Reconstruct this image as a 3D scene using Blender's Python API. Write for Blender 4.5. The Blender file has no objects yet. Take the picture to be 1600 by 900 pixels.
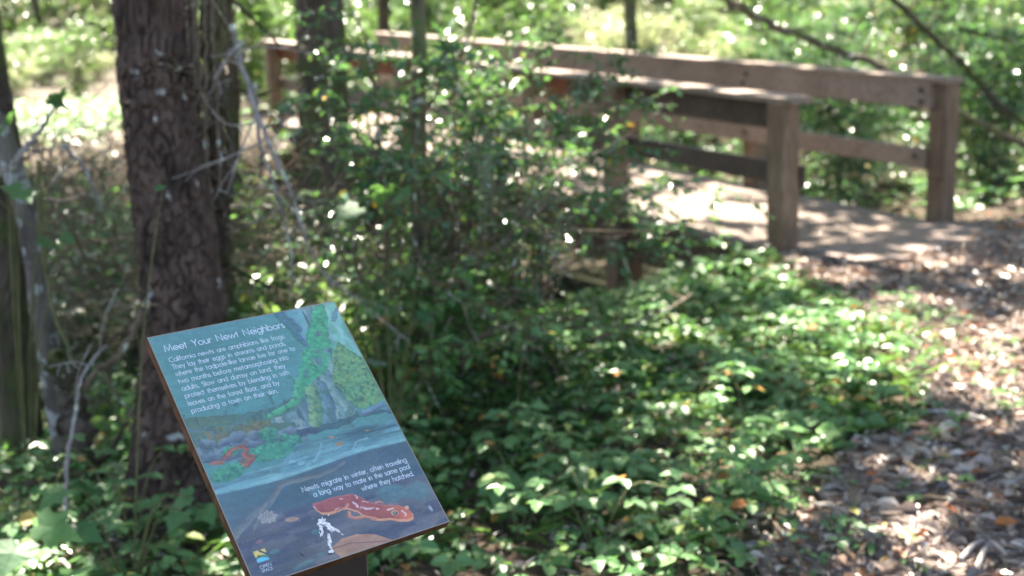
import bpy, math, random
import numpy as np
from mathutils import Vector, Matrix

rng = np.random.default_rng(7)
random.seed(7)
PI = math.pi
SC = bpy.context.scene
COL = SC.collection

# ------------------------------------------------------------------ camera
F_PX, PITCH, ROLL, CY, EYE = 1871.4, 0.2385, -0.0487, 482.6, 1.55
cp, sp = math.cos(PITCH), math.sin(PITCH)
FWD = np.array([0, cp, -sp]); UP0 = np.array([0, sp, cp]); RT0 = np.array([1., 0, 0])
RT = math.cos(ROLL) * RT0 + math.sin(ROLL) * UP0
UP = -math.sin(ROLL) * RT0 + math.cos(ROLL) * UP0
EYEP = np.array([0, 0, EYE])
cam_d = bpy.data.cameras.new('camera'); cam = bpy.data.objects.new('camera', cam_d); COL.objects.link(cam)
cam.matrix_world = Matrix(((RT[0], UP[0], -FWD[0], 0), (RT[1], UP[1], -FWD[1], 0), (RT[2], UP[2], -FWD[2], EYE), (0, 0, 0, 1)))
cam_d.sensor_width = 36; cam_d.lens = F_PX / 1600 * 36; cam_d.shift_y = (CY - 450) / 1600
cam_d.clip_start = .05; cam_d.clip_end = 2000
cam_d.dof.use_dof = True; cam_d.dof.focus_distance = 1.66; cam_d.dof.aperture_fstop = 3.7
cam_d.dof.aperture_blades = 9
SC.camera = cam

# ------------------------------------------------------------------ light
SUN_TO = np.array([-0.30, 0.52, 0.80]); SUN_TO /= np.linalg.norm(SUN_TO)      # direction towards the sun
SUN_EL = math.asin(SUN_TO[2]); SUN_AZ = math.atan2(SUN_TO[0], SUN_TO[1])
w = bpy.data.worlds.new('World'); SC.world = w; w.use_nodes = True
nt = w.node_tree; bg = nt.nodes['Background']
sky = nt.nodes.new('ShaderNodeTexSky'); sky.sky_type = 'NISHITA'; sky.sun_disc = False
sky.sun_elevation = SUN_EL; sky.sun_rotation = SUN_AZ; sky.air_density = 1.0; sky.dust_density = 2.0
nt.links.new(sky.outputs[0], bg.inputs[0]); bg.inputs[1].default_value = 0.065
sd = bpy.data.lights.new('sun', 'SUN'); sd.energy = 5.0; sd.angle = math.radians(.5); sd.color = (1, .94, .85)
so = bpy.data.objects.new('sun', sd); COL.objects.link(so); so.location = (0, 0, 30)
so.rotation_euler = Vector(-SUN_TO).to_track_quat('-Z', 'Y').to_euler()
SC.view_settings.view_transform = 'Standard'; SC.view_settings.look = 'None'
SC.view_settings.gamma = 1; SC.view_settings.use_curve_mapping = False
SC.view_settings.exposure = 3.0
SC.view_settings.use_white_balance = True; SC.view_settings.white_balance_temperature = 6900; SC.view_settings.white_balance_tint = 10
cy = SC.cycles
cy.max_bounces = 6; cy.diffuse_bounces = 4; cy.glossy_bounces = 2; cy.transmission_bounces = 3; cy.transparent_max_bounces = 4
cy.caustics_reflective = False; cy.caustics_refractive = False
cy.use_denoising = True; cy.sample_clamp_indirect = 6

# ------------------------------------------------------------------ helpers
def px_dir(x, y):
    return RT * (x - 800) / F_PX - UP * (y - CY) / F_PX + FWD
def at(x, y, d):
    """world point on the ray through a pixel of the photograph, d metres along the view axis"""
    return EYEP + px_dir(x, y) * d
def onground(x, y, z=0.):
    v = px_dir(x, y); return EYEP + v * ((z - EYE) / v[2])

def _hash(ix, iy, iz):
    h = (ix * 374761393 + iy * 668265263 + iz * 2147483647 + 1013904223) & 0xffffffff
    h = ((h ^ (h >> 13)) * 1274126177) & 0xffffffff
    h = ((h ^ (h >> 16)) * 2246822519) & 0xffffffff
    return ((h ^ (h >> 15)) & 0xffff) / 65535.
def vnoise(x, y, z=0.):
    x, y, z = np.broadcast_arrays(np.asarray(x, float), np.asarray(y, float), np.asarray(z, float))
    ix, iy, iz = (np.floor(a).astype(np.int64) for a in (x, y, z))
    fx, fy, fz = x - ix, y - iy, z - iz
    fx, fy, fz = (a * a * (3 - 2 * a) for a in (fx, fy, fz))
    r = 0
    for a in (0, 1):
        for b in (0, 1):
            for c in (0, 1):
                r = r + _hash(ix + a, iy + b, iz + c) * (fx if a else 1 - fx) * (fy if b else 1 - fy) * (fz if c else 1 - fz)
    return r
def fbm(x, y, z=0., o=4):
    r = 0; a = .5; s = 0
    for k in range(o):
        r = r + a * vnoise(x * 2 ** k + 17.3 * k, y * 2 ** k - 9.1 * k, z * 2 ** k + 3.7 * k); s += a; a *= .5
    return r / s
def sstep(a, b, x):
    t = np.clip((x - a) / (b - a), 0, 1); return t * t * (3 - 2 * t)
def unit(v):
    return v / np.maximum(np.linalg.norm(v, axis=-1, keepdims=True), 1e-9)

class MB:
    """collects quads and triangles and links them as one mesh object"""
    def __init__(s): s.V = []; s.Q = []; s.T = []; s.n = 0; s.sm = []
    def quads(s, V, Q):
        V = np.asarray(V, float).reshape(-1, 3); s.V.append(V); s.Q.append(np.asarray(Q, np.int64).reshape(-1, 4) + s.n); s.n += len(V)
    def tris(s, V, T):
        V = np.asarray(V, float).reshape(-1, 3); s.V.append(V); s.T.append(np.asarray(T, np.int64).reshape(-1, 3) + s.n); s.n += len(V)
    def box(s, c, h, ax=None, bev=0.0, jit=0):
        """box with centre c, half sizes h, axes rows ax; bev chamfers the long edges"""
        ax = np.eye(3) if ax is None else np.asarray(ax, float)
        hx, hy, hz = h
        if bev <= 0:
            P = np.array([[x, y, z] for z in (-hz, hz) for y in (-hy, hy) for x in (-hx, hx)])
            Q = [[0, 2, 3, 1], [4, 5, 7, 6], [0, 1, 5, 4], [2, 6, 7, 3], [0, 4, 6, 2], [1, 3, 7, 5]]
            s.quads(P @ ax + np.asarray(c), Q); return
        # bevelled along the local x axis: octagon profile
        b = bev
        prof = np.array([(-hy + b, -hz), (hy - b, -hz), (hy, -hz + b), (hy, hz - b), (hy - b, hz), (-hy + b, hz), (-hy, hz - b), (-hy, -hz + b)])
        rings = []
        for x, k in ((-hx, 1 - b / max(hy, hz)), (-hx + b, 1), (hx - b, 1), (hx, 1 - b / max(hy, hz))):
            rings.append(np.c_[np.full(8, x), prof * k])
        P = np.concatenate(rings)
        Q = [[r * 8 + i, r * 8 + (i + 1) % 8, (r + 1) * 8 + (i + 1) % 8, (r + 1) * 8 + i] for r in range(3) for i in range(8)]
        base = 0
        for r, fl in ((0, 1), (3, 0)):
            o = r * 8; qs = [[o, o + 1, o + 2, o + 7], [o + 7, o + 2, o + 3, o + 6], [o + 6, o + 3, o + 4, o + 5]]
            Q += [q[::-1] if fl else q for q in qs]
        s.quads(P @ ax + np.asarray(c), Q)
    def tube(s, P, r, n=8, cap=True, disp=None):
        P = np.asarray(P, float); r = np.broadcast_to(np.asarray(r, float), (len(P),))
        T = unit(np.gradient(P, axis=0))
        ref = np.array([0, 0, 1.]) if abs(T[:, 2]).mean() < .8 else np.array([1., 0, 0])
        A = unit(np.cross(T, ref)); B = np.cross(T, A)
        a = np.linspace(0, 2 * PI, n, endpoint=False)
        R = r[:, None] * (1 + (disp if disp is not None else 0)) * np.ones((1, n))
        V = P[:, None] + R[..., None] * (np.cos(a)[None, :, None] * A[:, None] + np.sin(a)[None, :, None] * B[:, None])
        m = len(P); i = np.arange(m - 1)[:, None] * n; j = np.arange(n)[None]; k = (j + 1) % n
        Q = np.stack([i + j, i + k, i + n + k, i + n + j], -1).reshape(-1, 4)
        s.quads(V.reshape(-1, 3), Q)
        if cap:
            for e, o in ((0, 0), (m - 1, (m - 1) * n)):
                c = P[e]; VV = np.concatenate([V[e], c[None]])
                s.tris(VV, [[x, (x + 1) % n, n] if e else [(x + 1) % n, x, n] for x in range(n)])
    def leaves(s, P, D, N, L, W, fold=.15, droop=.1):
        P = np.asarray(P, float); n = len(P)
        if n == 0: return
        L = np.broadcast_to(L, (n,))[:, None]; W = np.broadcast_to(W, (n,))[:, None]
        D = unit(D); N = unit(N - (N * D).sum(1, keepdims=True) * D); S = np.cross(D, N)
        f = N * W * fold
        V = np.stack([P, P + D * L * .3 + S * W * .5 + f, P + D * L * .7 + S * W * .38 + f - N * L * droop * .5, P + D * L - N * L * droop,
                      P + D * L * .7 - S * W * .38 + f - N * L * droop * .5, P + D * L * .3 - S * W * .5 + f], 1)
        o = np.arange(n)[:, None, None] * 6
        Q = (np.array([[0, 1, 2, 3], [0, 3, 4, 5]])[None] + o).reshape(-1, 4)
        s.quads(V.reshape(-1, 3), Q)
    def build(s, name, mat, parent=None, smooth=False, loc=None):
        V = np.concatenate(s.V); Q = np.concatenate(s.Q) if s.Q else np.zeros((0, 4), int); T = np.concatenate(s.T) if s.T else np.zeros((0, 3), int)
        if loc is not None: V = V - np.asarray(loc)
        me = bpy.data.meshes.new(name); me.vertices.add(len(V)); me.vertices.foreach_set('co', V.astype(np.float32).ravel())
        me.loops.add(len(Q) * 4 + len(T) * 3); me.loops.foreach_set('vertex_index', np.concatenate([Q.ravel(), T.ravel()]).astype(np.int32))
        me.polygons.add(len(Q) + len(T))
        me.polygons.foreach_set('loop_start', np.concatenate([np.arange(len(Q)) * 4, len(Q) * 4 + np.arange(len(T)) * 3]).astype(np.int32))
        me.polygons.foreach_set('use_smooth', np.full(len(Q) + len(T), smooth))
        me.update(calc_edges=True); me.validate()
        if mat: me.materials.append(mat)
        o = bpy.data.objects.new(name, me); COL.objects.link(o)
        if parent: o.parent = parent
        if loc is not None and parent is None: o.location = loc
        return o

def tag(o, label=None, cat=None, group=None, kind=None):
    for k, v in (('label', label), ('category', cat), ('group', group), ('kind', kind)):
        if v: o[k] = v
    return o
def empty(name, loc, label=None, cat=None, group=None, rz=0, sc=1):
    o = bpy.data.objects.new(name, None); COL.objects.link(o); o.location = tuple(loc); o.rotation_euler = (0, 0, rz)
    o.scale = (sc, sc, sc); o.empty_display_size = .1
    return tag(o, label, cat, group)
def copy_tree(o, parent=None):
    c = o.copy(); COL.objects.link(c)
    if parent: c.parent = parent
    for ch in [x for x in o.children]: copy_tree(ch, c)
    return c

# ------------------------------------------------------------------ materials
def mat(name):
    m = bpy.data.materials.new(name); m.use_nodes = True; t = m.node_tree
    return m, t, t.nodes, t.links, t.nodes['Principled BSDF']
def ramp(N, stops):
    r = N.new('ShaderNodeValToRGB'); e = r.color_ramp.elements
    while len(e) > 1: e.remove(e[-1])
    e[0].position, e[0].color = stops[0][0], (*stops[0][1], 1)
    for p, c in stops[1:]:
        x = e.new(p); x.color = (*c, 1)
    return r
def leaf_mat(name, stops, rough=.35, trans=.4, tcol=(.25, .45, .05), spec=.5):
    m, t, N, L, b = mat(name)
    g = N.new('ShaderNodeNewGeometry'); r = ramp(N, stops); L.new(g.outputs['Random Per Island'], r.inputs[0])
    tc = N.new('ShaderNodeTexCoord'); no = N.new('ShaderNodeTexNoise'); no.inputs['Scale'].default_value = 60
    L.new(tc.outputs['Object'], no.inputs['Vector'])
    mx = N.new('ShaderNodeMixRGB'); mx.blend_type = 'MULTIPLY'; mx.inputs[0].default_value = .5
    rr = ramp(N, [(.3, (.55, .6, .5)), (.7, (1.2, 1.15, 1.1))]); L.new(no.outputs[0], rr.inputs[0])
    L.new(r.outputs[0], mx.inputs[1]); L.new(rr.outputs[0], mx.inputs[2])
    L.new(mx.outputs[0], b.inputs['Base Color']); b.inputs['Roughness'].default_value = rough
    b.inputs['Specular IOR Level'].default_value = spec
    bp = N.new('ShaderNodeBump'); bp.inputs['Strength'].default_value = .25; bp.inputs['Distance'].default_value = .004
    L.new(no.outputs[0], bp.inputs['Height']); L.new(bp.outputs[0], b.inputs['Normal'])
    if trans > 0:
        tr = N.new('ShaderNodeBsdfTranslucent'); m2 = N.new('ShaderNodeMixRGB'); m2.blend_type = 'MIX'; m2.inputs[0].default_value = .75
        L.new(mx.outputs[0], m2.inputs[1]); m2.inputs[2].default_value = (*tcol, 1); L.new(m2.outputs[0], tr.inputs[0])
        ms = N.new('ShaderNodeMixShader'); ms.inputs[0].default_value = trans
        L.new(b.outputs[0], ms.inputs[1]); L.new(tr.outputs[0], ms.inputs[2]); L.new(ms.outputs[0], N['Material Output'].inputs[0])
    return m
def wood_mat(name, c1, c2, scale=(1, 1, 1), rough=.75, bump=.5, rings=14, spec=.3):
    m, t, N, L, b = mat(name)
    tc = N.new('ShaderNodeTexCoord'); mp = N.new('ShaderNodeMapping'); mp.inputs['Scale'].default_value = scale
    L.new(tc.outputs['Object'], mp.inputs[0])
    n1 = N.new('ShaderNodeTexNoise'); n1.inputs['Scale'].default_value = rings; n1.inputs['Detail'].default_value = 8; n1.inputs['Distortion'].default_value = .6
    n2 = N.new('ShaderNodeTexNoise'); n2.inputs['Scale'].default_value = 2.2; n2.inputs['Detail'].default_value = 5
    L.new(mp.outputs[0], n1.inputs['Vector']); L.new(tc.outputs['Object'], n2.inputs['Vector'])
    r = ramp(N, [(.3, c1), (.7, c2)]); L.new(n1.outputs[0], r.inputs[0])
    r2 = ramp(N, [(.3, (.62, .6, .58)), (.7, (1.2, 1.2, 1.2))]); L.new(n2.outputs[0], r2.inputs[0])
    mx = N.new('ShaderNodeMixRGB'); mx.blend_type = 'MULTIPLY'; mx.inputs[0].default_value = .8
    L.new(r.outputs[0], mx.inputs[1]); L.new(r2.outputs[0], mx.inputs[2]); L.new(mx.outputs[0], b.inputs['Base Color'])
    ge = N.new('ShaderNodeNewGeometry'); r3 = ramp(N, [(0, (.72, .72, .72)), (1, (1.18, 1.14, 1.1))]); L.new(ge.outputs['Random Per Island'], r3.inputs[0])
    m4 = N.new('ShaderNodeMixRGB'); m4.blend_type = 'MULTIPLY'; m4.inputs[0].default_value = .9; L.new(mx.outputs[0], m4.inputs[1]); L.new(r3.outputs[0], m4.inputs[2]); L.new(m4.outputs[0], b.inputs['Base Color'])
    b.inputs['Roughness'].default_value = rough; b.inputs['Specular IOR Level'].default_value = spec
    bp = N.new('ShaderNodeBump'); bp.inputs['Strength'].default_value = bump; bp.inputs['Distance'].default_value = .004
    L.new(n1.outputs[0], bp.inputs['Height']); L.new(bp.outputs[0], b.inputs['Normal'])
    return m
def bark_mat(name, dark, light, lichen=(.45, .48, .42), lich=.62, moss=None, zs=.35, sc=14):
    m, t, N, L, b = mat(name)
    tc = N.new('ShaderNodeTexCoord'); mp = N.new('ShaderNodeMapping'); mp.inputs['Scale'].default_value = (1, 1, zs)
    L.new(tc.outputs['Object'], mp.inputs[0])
    n1 = N.new('ShaderNodeTexNoise'); n1.inputs['Scale'].default_value = sc; n1.inputs['Detail'].default_value = 8; n1.inputs['Roughness'].default_value = .65
    L.new(mp.outputs[0], n1.inputs['Vector'])
    r = ramp(N, [(.32, dark), (.68, light)]); L.new(n1.outputs[0], r.inputs[0]); cur = r.outputs[0]
    n2 = N.new('ShaderNodeTexNoise'); n2.inputs['Scale'].default_value = 15; n2.inputs['Detail'].default_value = 5; L.new(tc.outputs['Object'], n2.inputs['Vector'])
    r2 = ramp(N, [(lich, (0, 0, 0)), (lich + .035, (1, 1, 1))]); L.new(n2.outputs[0], r2.inputs[0])
    mx = N.new('ShaderNodeMixRGB'); L.new(r2.outputs[0], mx.inputs[0]); L.new(cur, mx.inputs[1]); mx.inputs[2].default_value = (*lichen, 1); cur = mx.outputs[0]
    if moss:
        n3 = N.new('ShaderNodeTexNoise'); n3.inputs['Scale'].default_value = 3.5; n3.inputs['Detail'].default_value = 5; L.new(tc.outputs['Object'], n3.inputs['Vector'])
        r3 = ramp(N, [(.45, (0, 0, 0)), (.58, (1, 1, 1))]); L.new(n3.outputs[0], r3.inputs[0])
        m3 = N.new('ShaderNodeMixRGB'); L.new(r3.outputs[0], m3.inputs[0]); L.new(cur, m3.inputs[1]); m3.inputs[2].default_value = (*moss, 1); cur = m3.outputs[0]
    L.new(cur, b.inputs['Base Color']); b.inputs['Roughness'].default_value = .85; b.inputs['Specular IOR Level'].default_value = .25
    bp = N.new('ShaderNodeBump'); bp.inputs['Strength'].default_value = .8; bp.inputs['Distance'].default_value = .012
    L.new(n1.outputs[0], bp.inputs['Height']); L.new(bp.outputs[0], b.inputs['Normal'])
    return m
def plain(name, c, rough=.6, spec=.4, metal=0, nz=0, nsc=30):
    m, t, N, L, b = mat(name)
    b.inputs['Base Color'].default_value = (*c, 1); b.inputs['Roughness'].default_value = rough
    b.inputs['Specular IOR Level'].default_value = spec; b.inputs['Metallic'].default_value = metal
    if nz:
        tc = N.new('ShaderNodeTexCoord'); n1 = N.new('ShaderNodeTexNoise'); n1.inputs['Scale'].default_value = nsc; n1.inputs['Detail'].default_value = 6
        L.new(tc.outputs['Object'], n1.inputs['Vector'])
        r = ramp(N, [(.3, tuple(x * (1 - nz) for x in c)), (.7, tuple(x * (1 + nz) for x in c))]); L.new(n1.outputs[0], r.inputs[0]); L.new(r.outputs[0], b.inputs['Base Color'])
    return m

M = {}
M['dark_leaf'] = leaf_mat('evergreen_leaf', [(0, (.032, .085, .056)), (.5, (.055, .135, .085)), (.88, (.09, .18, .09)), (.975, (.20, .26, .05)), (1, (.6, .3, .02))], rough=.26, trans=.32, tcol=(.18, .40, .08), spec=.65)
M['bright_leaf'] = leaf_mat('thin_leaf', [(0, (.035, .08, .03)), (.5, (.06, .13, .042)), (.95, (.12, .21, .06)), (1, (.45, .3, .08))], rough=.30, trans=.42, tcol=(.23, .42, .09), spec=1.)
M['bramble_leaf'] = leaf_mat('bramble_leaf', [(0, (.065, .16, .062)), (.5, (.11, .235, .092)), (.9, (.18, .33, .13)), (.97, (.24, .30, .07)), (1, (.4, .12, .04))], rough=.4, trans=.35, tcol=(.20, .45, .08), spec=.5)
M['olive_leaf'] = leaf_mat('olive_leaf', [(0, (.05, .08, .03)), (.6, (.09, .13, .05)), (1, (.16, .17, .06))], rough=.30, trans=.35, tcol=(.25, .4, .1), spec=1.)
M['pale_leaf'] = leaf_mat('sunlit_pale_leaf', [(0, (.22, .25, .12)), (.5, (.34, .37, .22)), (1, (.5, .5, .36))], rough=.35, trans=.4, tcol=(.5, .6, .25), spec=.8)  # overexposed sunlight of the glades put into a paler leaf colour
M['canopy_leaf'] = leaf_mat('canopy_leaf', [(0, (.04, .08, .03)), (1, (.08, .14, .05))], rough=.45, trans=.25, tcol=(.18, .3, .08), spec=.3)
M['litter'] = leaf_mat('dead_leaf', [(0, (.05, .036, .03)), (.30, (.19, .15, .13)), (.60, (.38, .315, .28)), (.85, (.64, .56, .51)), (.95, (.42, .16, .06)), (.985, (.3, .1, .04)), (1, (.45, .36, .12))], rough=.36, trans=.06, tcol=(.4, .2, .1), spec=.7)
M['broad_leaf'] = leaf_mat('broad_leaf', [(0, (.05, .13, .06)), (1, (.08, .18, .07))], rough=.55, trans=.3, tcol=(.2, .42, .08), spec=.25)
M['twig'] = bark_mat('twig_bark', (.075, .052, .034), (.19, .145, .105), zs=.5, sc=40, lich=.6)
M['grey_twig'] = bark_mat('grey_dead_wood', (.17, .15, .145), (.34, .31, .30), zs=.5, sc=30, lich=.58)
M['green_stem'] = bark_mat('green_stem', (.07, .08, .03), (.16, .15, .07), zs=.5, sc=30, lich=.7)
M['bark'] = bark_mat('fir_bark', (.02, .013, .010), (.125, .083, .066), lichen=(.30, .30, .28), lich=.66)
M['bark_dark'] = bark_mat('dark_bark', (.03, .022, .016), (.11, .085, .065), lich=.7, moss=(.06, .07, .025))
M['bark_moss'] = bark_mat('mossy_bark', (.05, .04, .028), (.16, .13, .1), lich=.64, moss=(.12, .13, .05))
M['bark_lichen'] = bark_mat('lichen_bark', (.06, .05, .042), (.17, .15, .13), lichen=(.30, .31, .30), lich=.54)
M['deck'] = wood_mat('deck_wood', (.15, .115, .095), (.27, .22, .185), scale=(9, 1, 1), rough=.8, rings=8)
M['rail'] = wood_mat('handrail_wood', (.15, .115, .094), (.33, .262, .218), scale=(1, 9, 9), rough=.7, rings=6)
M['rail_red'] = wood_mat('red_lit_wood', (.19, .058, .025), (.32, .11, .045), scale=(1, 9, 9), rough=.7, rings=6)  # reddish backlight on the near rail put into the wood colour
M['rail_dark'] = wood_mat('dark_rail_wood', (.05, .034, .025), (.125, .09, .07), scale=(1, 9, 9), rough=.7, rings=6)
M['post'] = wood_mat('post_wood', (.12, .08, .055), (.25, .185, .135), scale=(9, 9, 1), rough=.8, rings=6)
M['beam'] = wood_mat('beam_wood', (.045, .03, .02), (.11, .075, .05), scale=(1, 8, 8), rough=.8, rings=6)
M['bolt'] = plain('rusty_bolt', (.05, .035, .03), .5, metal=.6)

# ------------------------------------------------------------------ the lie of the land
NB = np.array([1.776, 7.548]); TH = .566; BW = 1.4915; RISE = .0517
BD = np.array([-math.sin(TH), math.cos(TH)]); BN = np.array([math.cos(TH), math.sin(TH)])   # along and across the bridge
def gz(x, y):
    x = np.asarray(x, float); y = np.asarray(y, float)
    t = (x - NB[0]) * BD[0] + (y - NB[1]) * BD[1]; s = (x - NB[0]) * BN[0] + (y - NB[1]) * BN[1]
    wob = (fbm(x * .5, y * .5, 3.) - .5) * 1.2
    tt = t + wob * .6 - .30 * np.minimum(s, 0)
    g = sstep(.0, 1.5, tt) * (1 - sstep(6., 8., t + wob))
    z = -1.25 * g * (1 - .6 * sstep(2.5, 7, s))
    z = z + .40 * sstep(6.3, 8.6, t)
    r = np.hypot(x, y)
    z = z + (fbm(x * .9, y * .9, 8.) - .5) * .10 * sstep(1.5, 3, np.abs(s - BW / 2) + np.maximum(t + .5, 0) * 0 + .5)
    z = z + .07 * np.maximum(r - 22, 0) * (y > -50) * (.6 + .4 * np.sin(np.arctan2(x, np.maximum(y, .1)) * 3))
    return z
def poly_mask(x, y, poly):
    x = np.asarray(x); y = np.asarray(y); inside = np.zeros(np.broadcast(x, y).shape, bool)
    P = np.asarray(poly); n = len(P)
    for i in range(n):
        x1, y1 = P[i]; x2, y2 = P[(i + 1) % n]
        if y1 == y2: continue
        inside ^= ((y1 > y) != (y2 > y)) & (x < (x2 - x1) * (y - y1) / (y2 - y1) + x1)
    return inside
def gpoly(pts): return [tuple(onground(*p)[:2]) for p in pts]
# where the trodden ground lies (leaf litter, chips); everything else near is green cover
PATH = gpoly([(1190, 436), (1300, 470), (1400, 545), (1450, 610), (1440, 660), (1330, 690), (1265, 740), (1235, 830), (1215, 900)]) + \
       [(.45, 1.4), (.6, -6), (6, -6), (9, 3), (8.5, 8.2), (6.2, 9.3)] + gpoly([(1600, 352), (1440, 352), (1300, 318), (1240, 395)])
def path_m(x, y, soft=0.):
    j = (fbm(np.asarray(x) * 2.2, np.asarray(y) * 2.2, 5.) - .5) * .5; k = (fbm(np.asarray(x) * 2.2, np.asarray(y) * 2.2, 15.) - .5) * .5
    return poly_mask(np.asarray(x) + j, np.asarray(y) + k, PATH)

# ground: one sheet on a polar grid about the viewpoint, out to the horizon
nr, na = 300, 420
rr = np.concatenate([[0.], .25 * (500 / .25) ** (np.linspace(0, 1, nr - 1))])
aa = np.concatenate([np.linspace(-.75, .75, 300), np.linspace(.75, 2 * PI - .75, na - 300 + 2)[1:-1]])
Rg, Ag = np.meshgrid(rr, aa, indexing='ij')
X, Y = Rg * np.sin(Ag), Rg * np.cos(Ag)
Z = gz(X, Y) + (fbm(X * 6, Y * 6, 1.) - .5) * .035
i = np.arange(nr - 1)[:, None] * na; j = np.arange(na)[None]; k = (j + 1) % na
gb = MB(); gb.quads(np.stack([X, Y, Z], -1).reshape(-1, 3), np.stack([i + j, i + na + j, i + na + k, i + k], -1).reshape(-1, 4))
m, t_, N, L, b = mat('forest_soil')
tc = N.new('ShaderNodeTexCoord'); n1 = N.new('ShaderNodeTexNoise'); n1.inputs['Scale'].default_value = 22; n1.inputs['Detail'].default_value = 9; n1.inputs['Roughness'].default_value = .7
L.new(tc.outputs['Object'], n1.inputs['Vector'])
n2 = N.new('ShaderNodeTexNoise'); n2.inputs['Scale'].default_value = .6; n2.inputs['Detail'].default_value = 4; L.new(tc.outputs['Object'], n2.inputs['Vector'])
r1 = ramp(N, [(.3, (.03, .02, .014)), (.6, (.09, .063, .048)), (.78, (.15, .11, .09))]); L.new(n1.outputs[0], r1.inputs[0])
r2 = ramp(N, [(.35, (.035, .045, .02)), (.65, (.08, .058, .042))]); L.new(n2.outputs[0], r2.inputs[0])
mx = N.new('ShaderNodeMixRGB'); mx.inputs[0].default_value = .35; L.new(r1.outputs[0], mx.inputs[1]); L.new(r2.outputs[0], mx.inputs[2]); L.new(mx.outputs[0], b.inputs['Base Color'])
b.inputs['Roughness'].default_value = .9; b.inputs['Specular IOR Level'].default_value = .2
bp = N.new('ShaderNodeBump'); bp.inputs['Strength'].default_value = .7; bp.inputs['Distance'].default_value = .02; L.new(n1.outputs[0], bp.inputs['Height']); L.new(bp.outputs[0], b.inputs['Normal'])
M['soil'] = m
tag(gb.build('ground', m, smooth=True), kind='structure')

# path: its own sheet a little above the ground
gx, gy = np.meshgrid(np.arange(-.2, 9, .05), np.arange(-3, 9.6, .05), indexing='ij')
pm = path_m(gx[:-1, :-1] + .025, gy[:-1, :-1] + .025)
gzv = gz(gx, gy) + (fbm(gx * 6, gy * 6, 1.) - .5) * .035 + .012
idx = np.arange(gx.size).reshape(gx.shape)
Q = np.stack([idx[:-1, :-1], idx[1:, :-1], idx[1:, 1:], idx[:-1, 1:]], -1)[pm]
pb = MB(); pb.quads(np.stack([gx, gy, gzv], -1).reshape(-1, 3), Q)
m, t_, N, L, b = mat('trodden_soil')
tc = N.new('ShaderNodeTexCoord'); n1 = N.new('ShaderNodeTexNoise'); n1.inputs['Scale'].default_value = 35; n1.inputs['Detail'].default_value = 9; n1.inputs['Roughness'].default_value = .75
L.new(tc.outputs['Object'], n1.inputs['Vector'])
r1 = ramp(N, [(.3, (.12, .09, .075)), (.55, (.27, .215, .19)), (.75, (.42, .35, .31))]); L.new(n1.outputs[0], r1.inputs[0]); L.new(r1.outputs[0], b.inputs['Base Color'])
b.inputs['Roughness'].default_value = .9; b.inputs['Specular IOR Level'].default_value = .2
bp = N.new('ShaderNodeBump'); bp.inputs['Strength'].default_value = .8; bp.inputs['Distance'].default_value = .015; L.new(n1.outputs[0], bp.inputs['Height']); L.new(bp.outputs[0], b.inputs['Normal'])
tag(pb.build('path', m, smooth=True), kind='structure')

# shallow creek in the bottom of the gully under the bridge
cb = MB(); cc = NB + BD * 4.0
ss = np.linspace(-9, 8, 60); hw = .55 + .25 * np.sin(ss * 1.3)
cen = cc[None] + BN[None] * ss[:, None] + BD[None] * (np.sin(ss * .8) * .25 - .1 * np.minimum(ss, 0) * 0)[:, None]
v1 = cen - BD * hw[:, None]; v2 = cen + BD * hw[:, None]
V = np.concatenate([np.c_[v1, np.full(60, -1.12)], np.c_[v2, np.full(60, -1.12)]]); ii = np.arange(59)
cb.quads(V, np.stack([ii, ii + 1, ii + 61, ii + 60], -1))
tag(cb.build('water', plain('creek_water', (.02, .022, .015), .08, .5)), kind='structure')

# ------------------------------------------------------------------ footbridge
AX = np.array([[BD[0], BD[1], RISE], [BN[0], BN[1], 0], [0, 0, 1.]]); AX[0] /= np.linalg.norm(AX[0])
AXV = np.array([[0, 0, 1.], [BN[0], BN[1], 0], [BD[0], BD[1], 0]])
def bp_(t, s, z): return np.array([NB[0] + BD[0] * t + BN[0] * s, NB[1] + BD[1] * t + BN[1] * s, z + RISE * t])
LB = 8.4
bridge = empty('footbridge', bp_(0, BW / 2, 0), 'weathered wooden footbridge with post and plank handrails crossing the gully', 'footbridge')
bl = np.array(bridge.location)
def bbuild(mb, name, mt, parent=None, loc=None):
    o = mb.build(name, mt, parent or bridge, loc=bl if parent is None else loc); return o
d = MB()
t = -.75
while t < LB + .3:
    d.box(bp_(t, BW / 2, -.025 + random.uniform(-.002, .002)), (.0665, BW / 2 + .02, .022), AX, 0); t += .1425
deck = bbuild(d, 'deck', M['deck'])
for s_ in (-.02, BW / 2, BW + .02):
    q = MB(); q.box(bp_(LB / 2 - .1, s_ + (.0 if s_ == BW / 2 else .035 * (1 if s_ < 0 else -1)), -.2), (LB / 2 + .35, .045, .15), AX, .005); bbuild(q, 'beam', M['beam'])
def post(t, s, top, bot):
    q = MB(); p = bp_(t, s, 0); c = p.copy(); c[2] = (bp_(t, s, top)[2] + bot) / 2
    q.box(c, ((bp_(t, s, top)[2] - bot) / 2, .072, .072), AXV, .006); return bbuild(q, 'post', M['post'])
near_t = [0, 1.72, 3.4, 5.0, 6.6, LB - .1]
for t in near_t: post(t, -.03, .955, float(gz(*bp_(t, -.03, 0)[:2])) - .2)
far_t = [0, 1.84, 3.5, 5.1, 6.7, LB - .1]
for t in far_t: post(t, BW + .03, 1.0 if t else 1.0, float(gz(*bp_(t, BW, 0)[:2])) - .2)
def rail(t0, t1, s, z, hh, th, mt, name='rail', jit=0):
    q = MB(); q.box(bp_((t0 + t1) / 2, s, z), ((t1 - t0) / 2, th / 2, hh / 2), AX, .005); return bbuild(q, name, mt)
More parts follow.
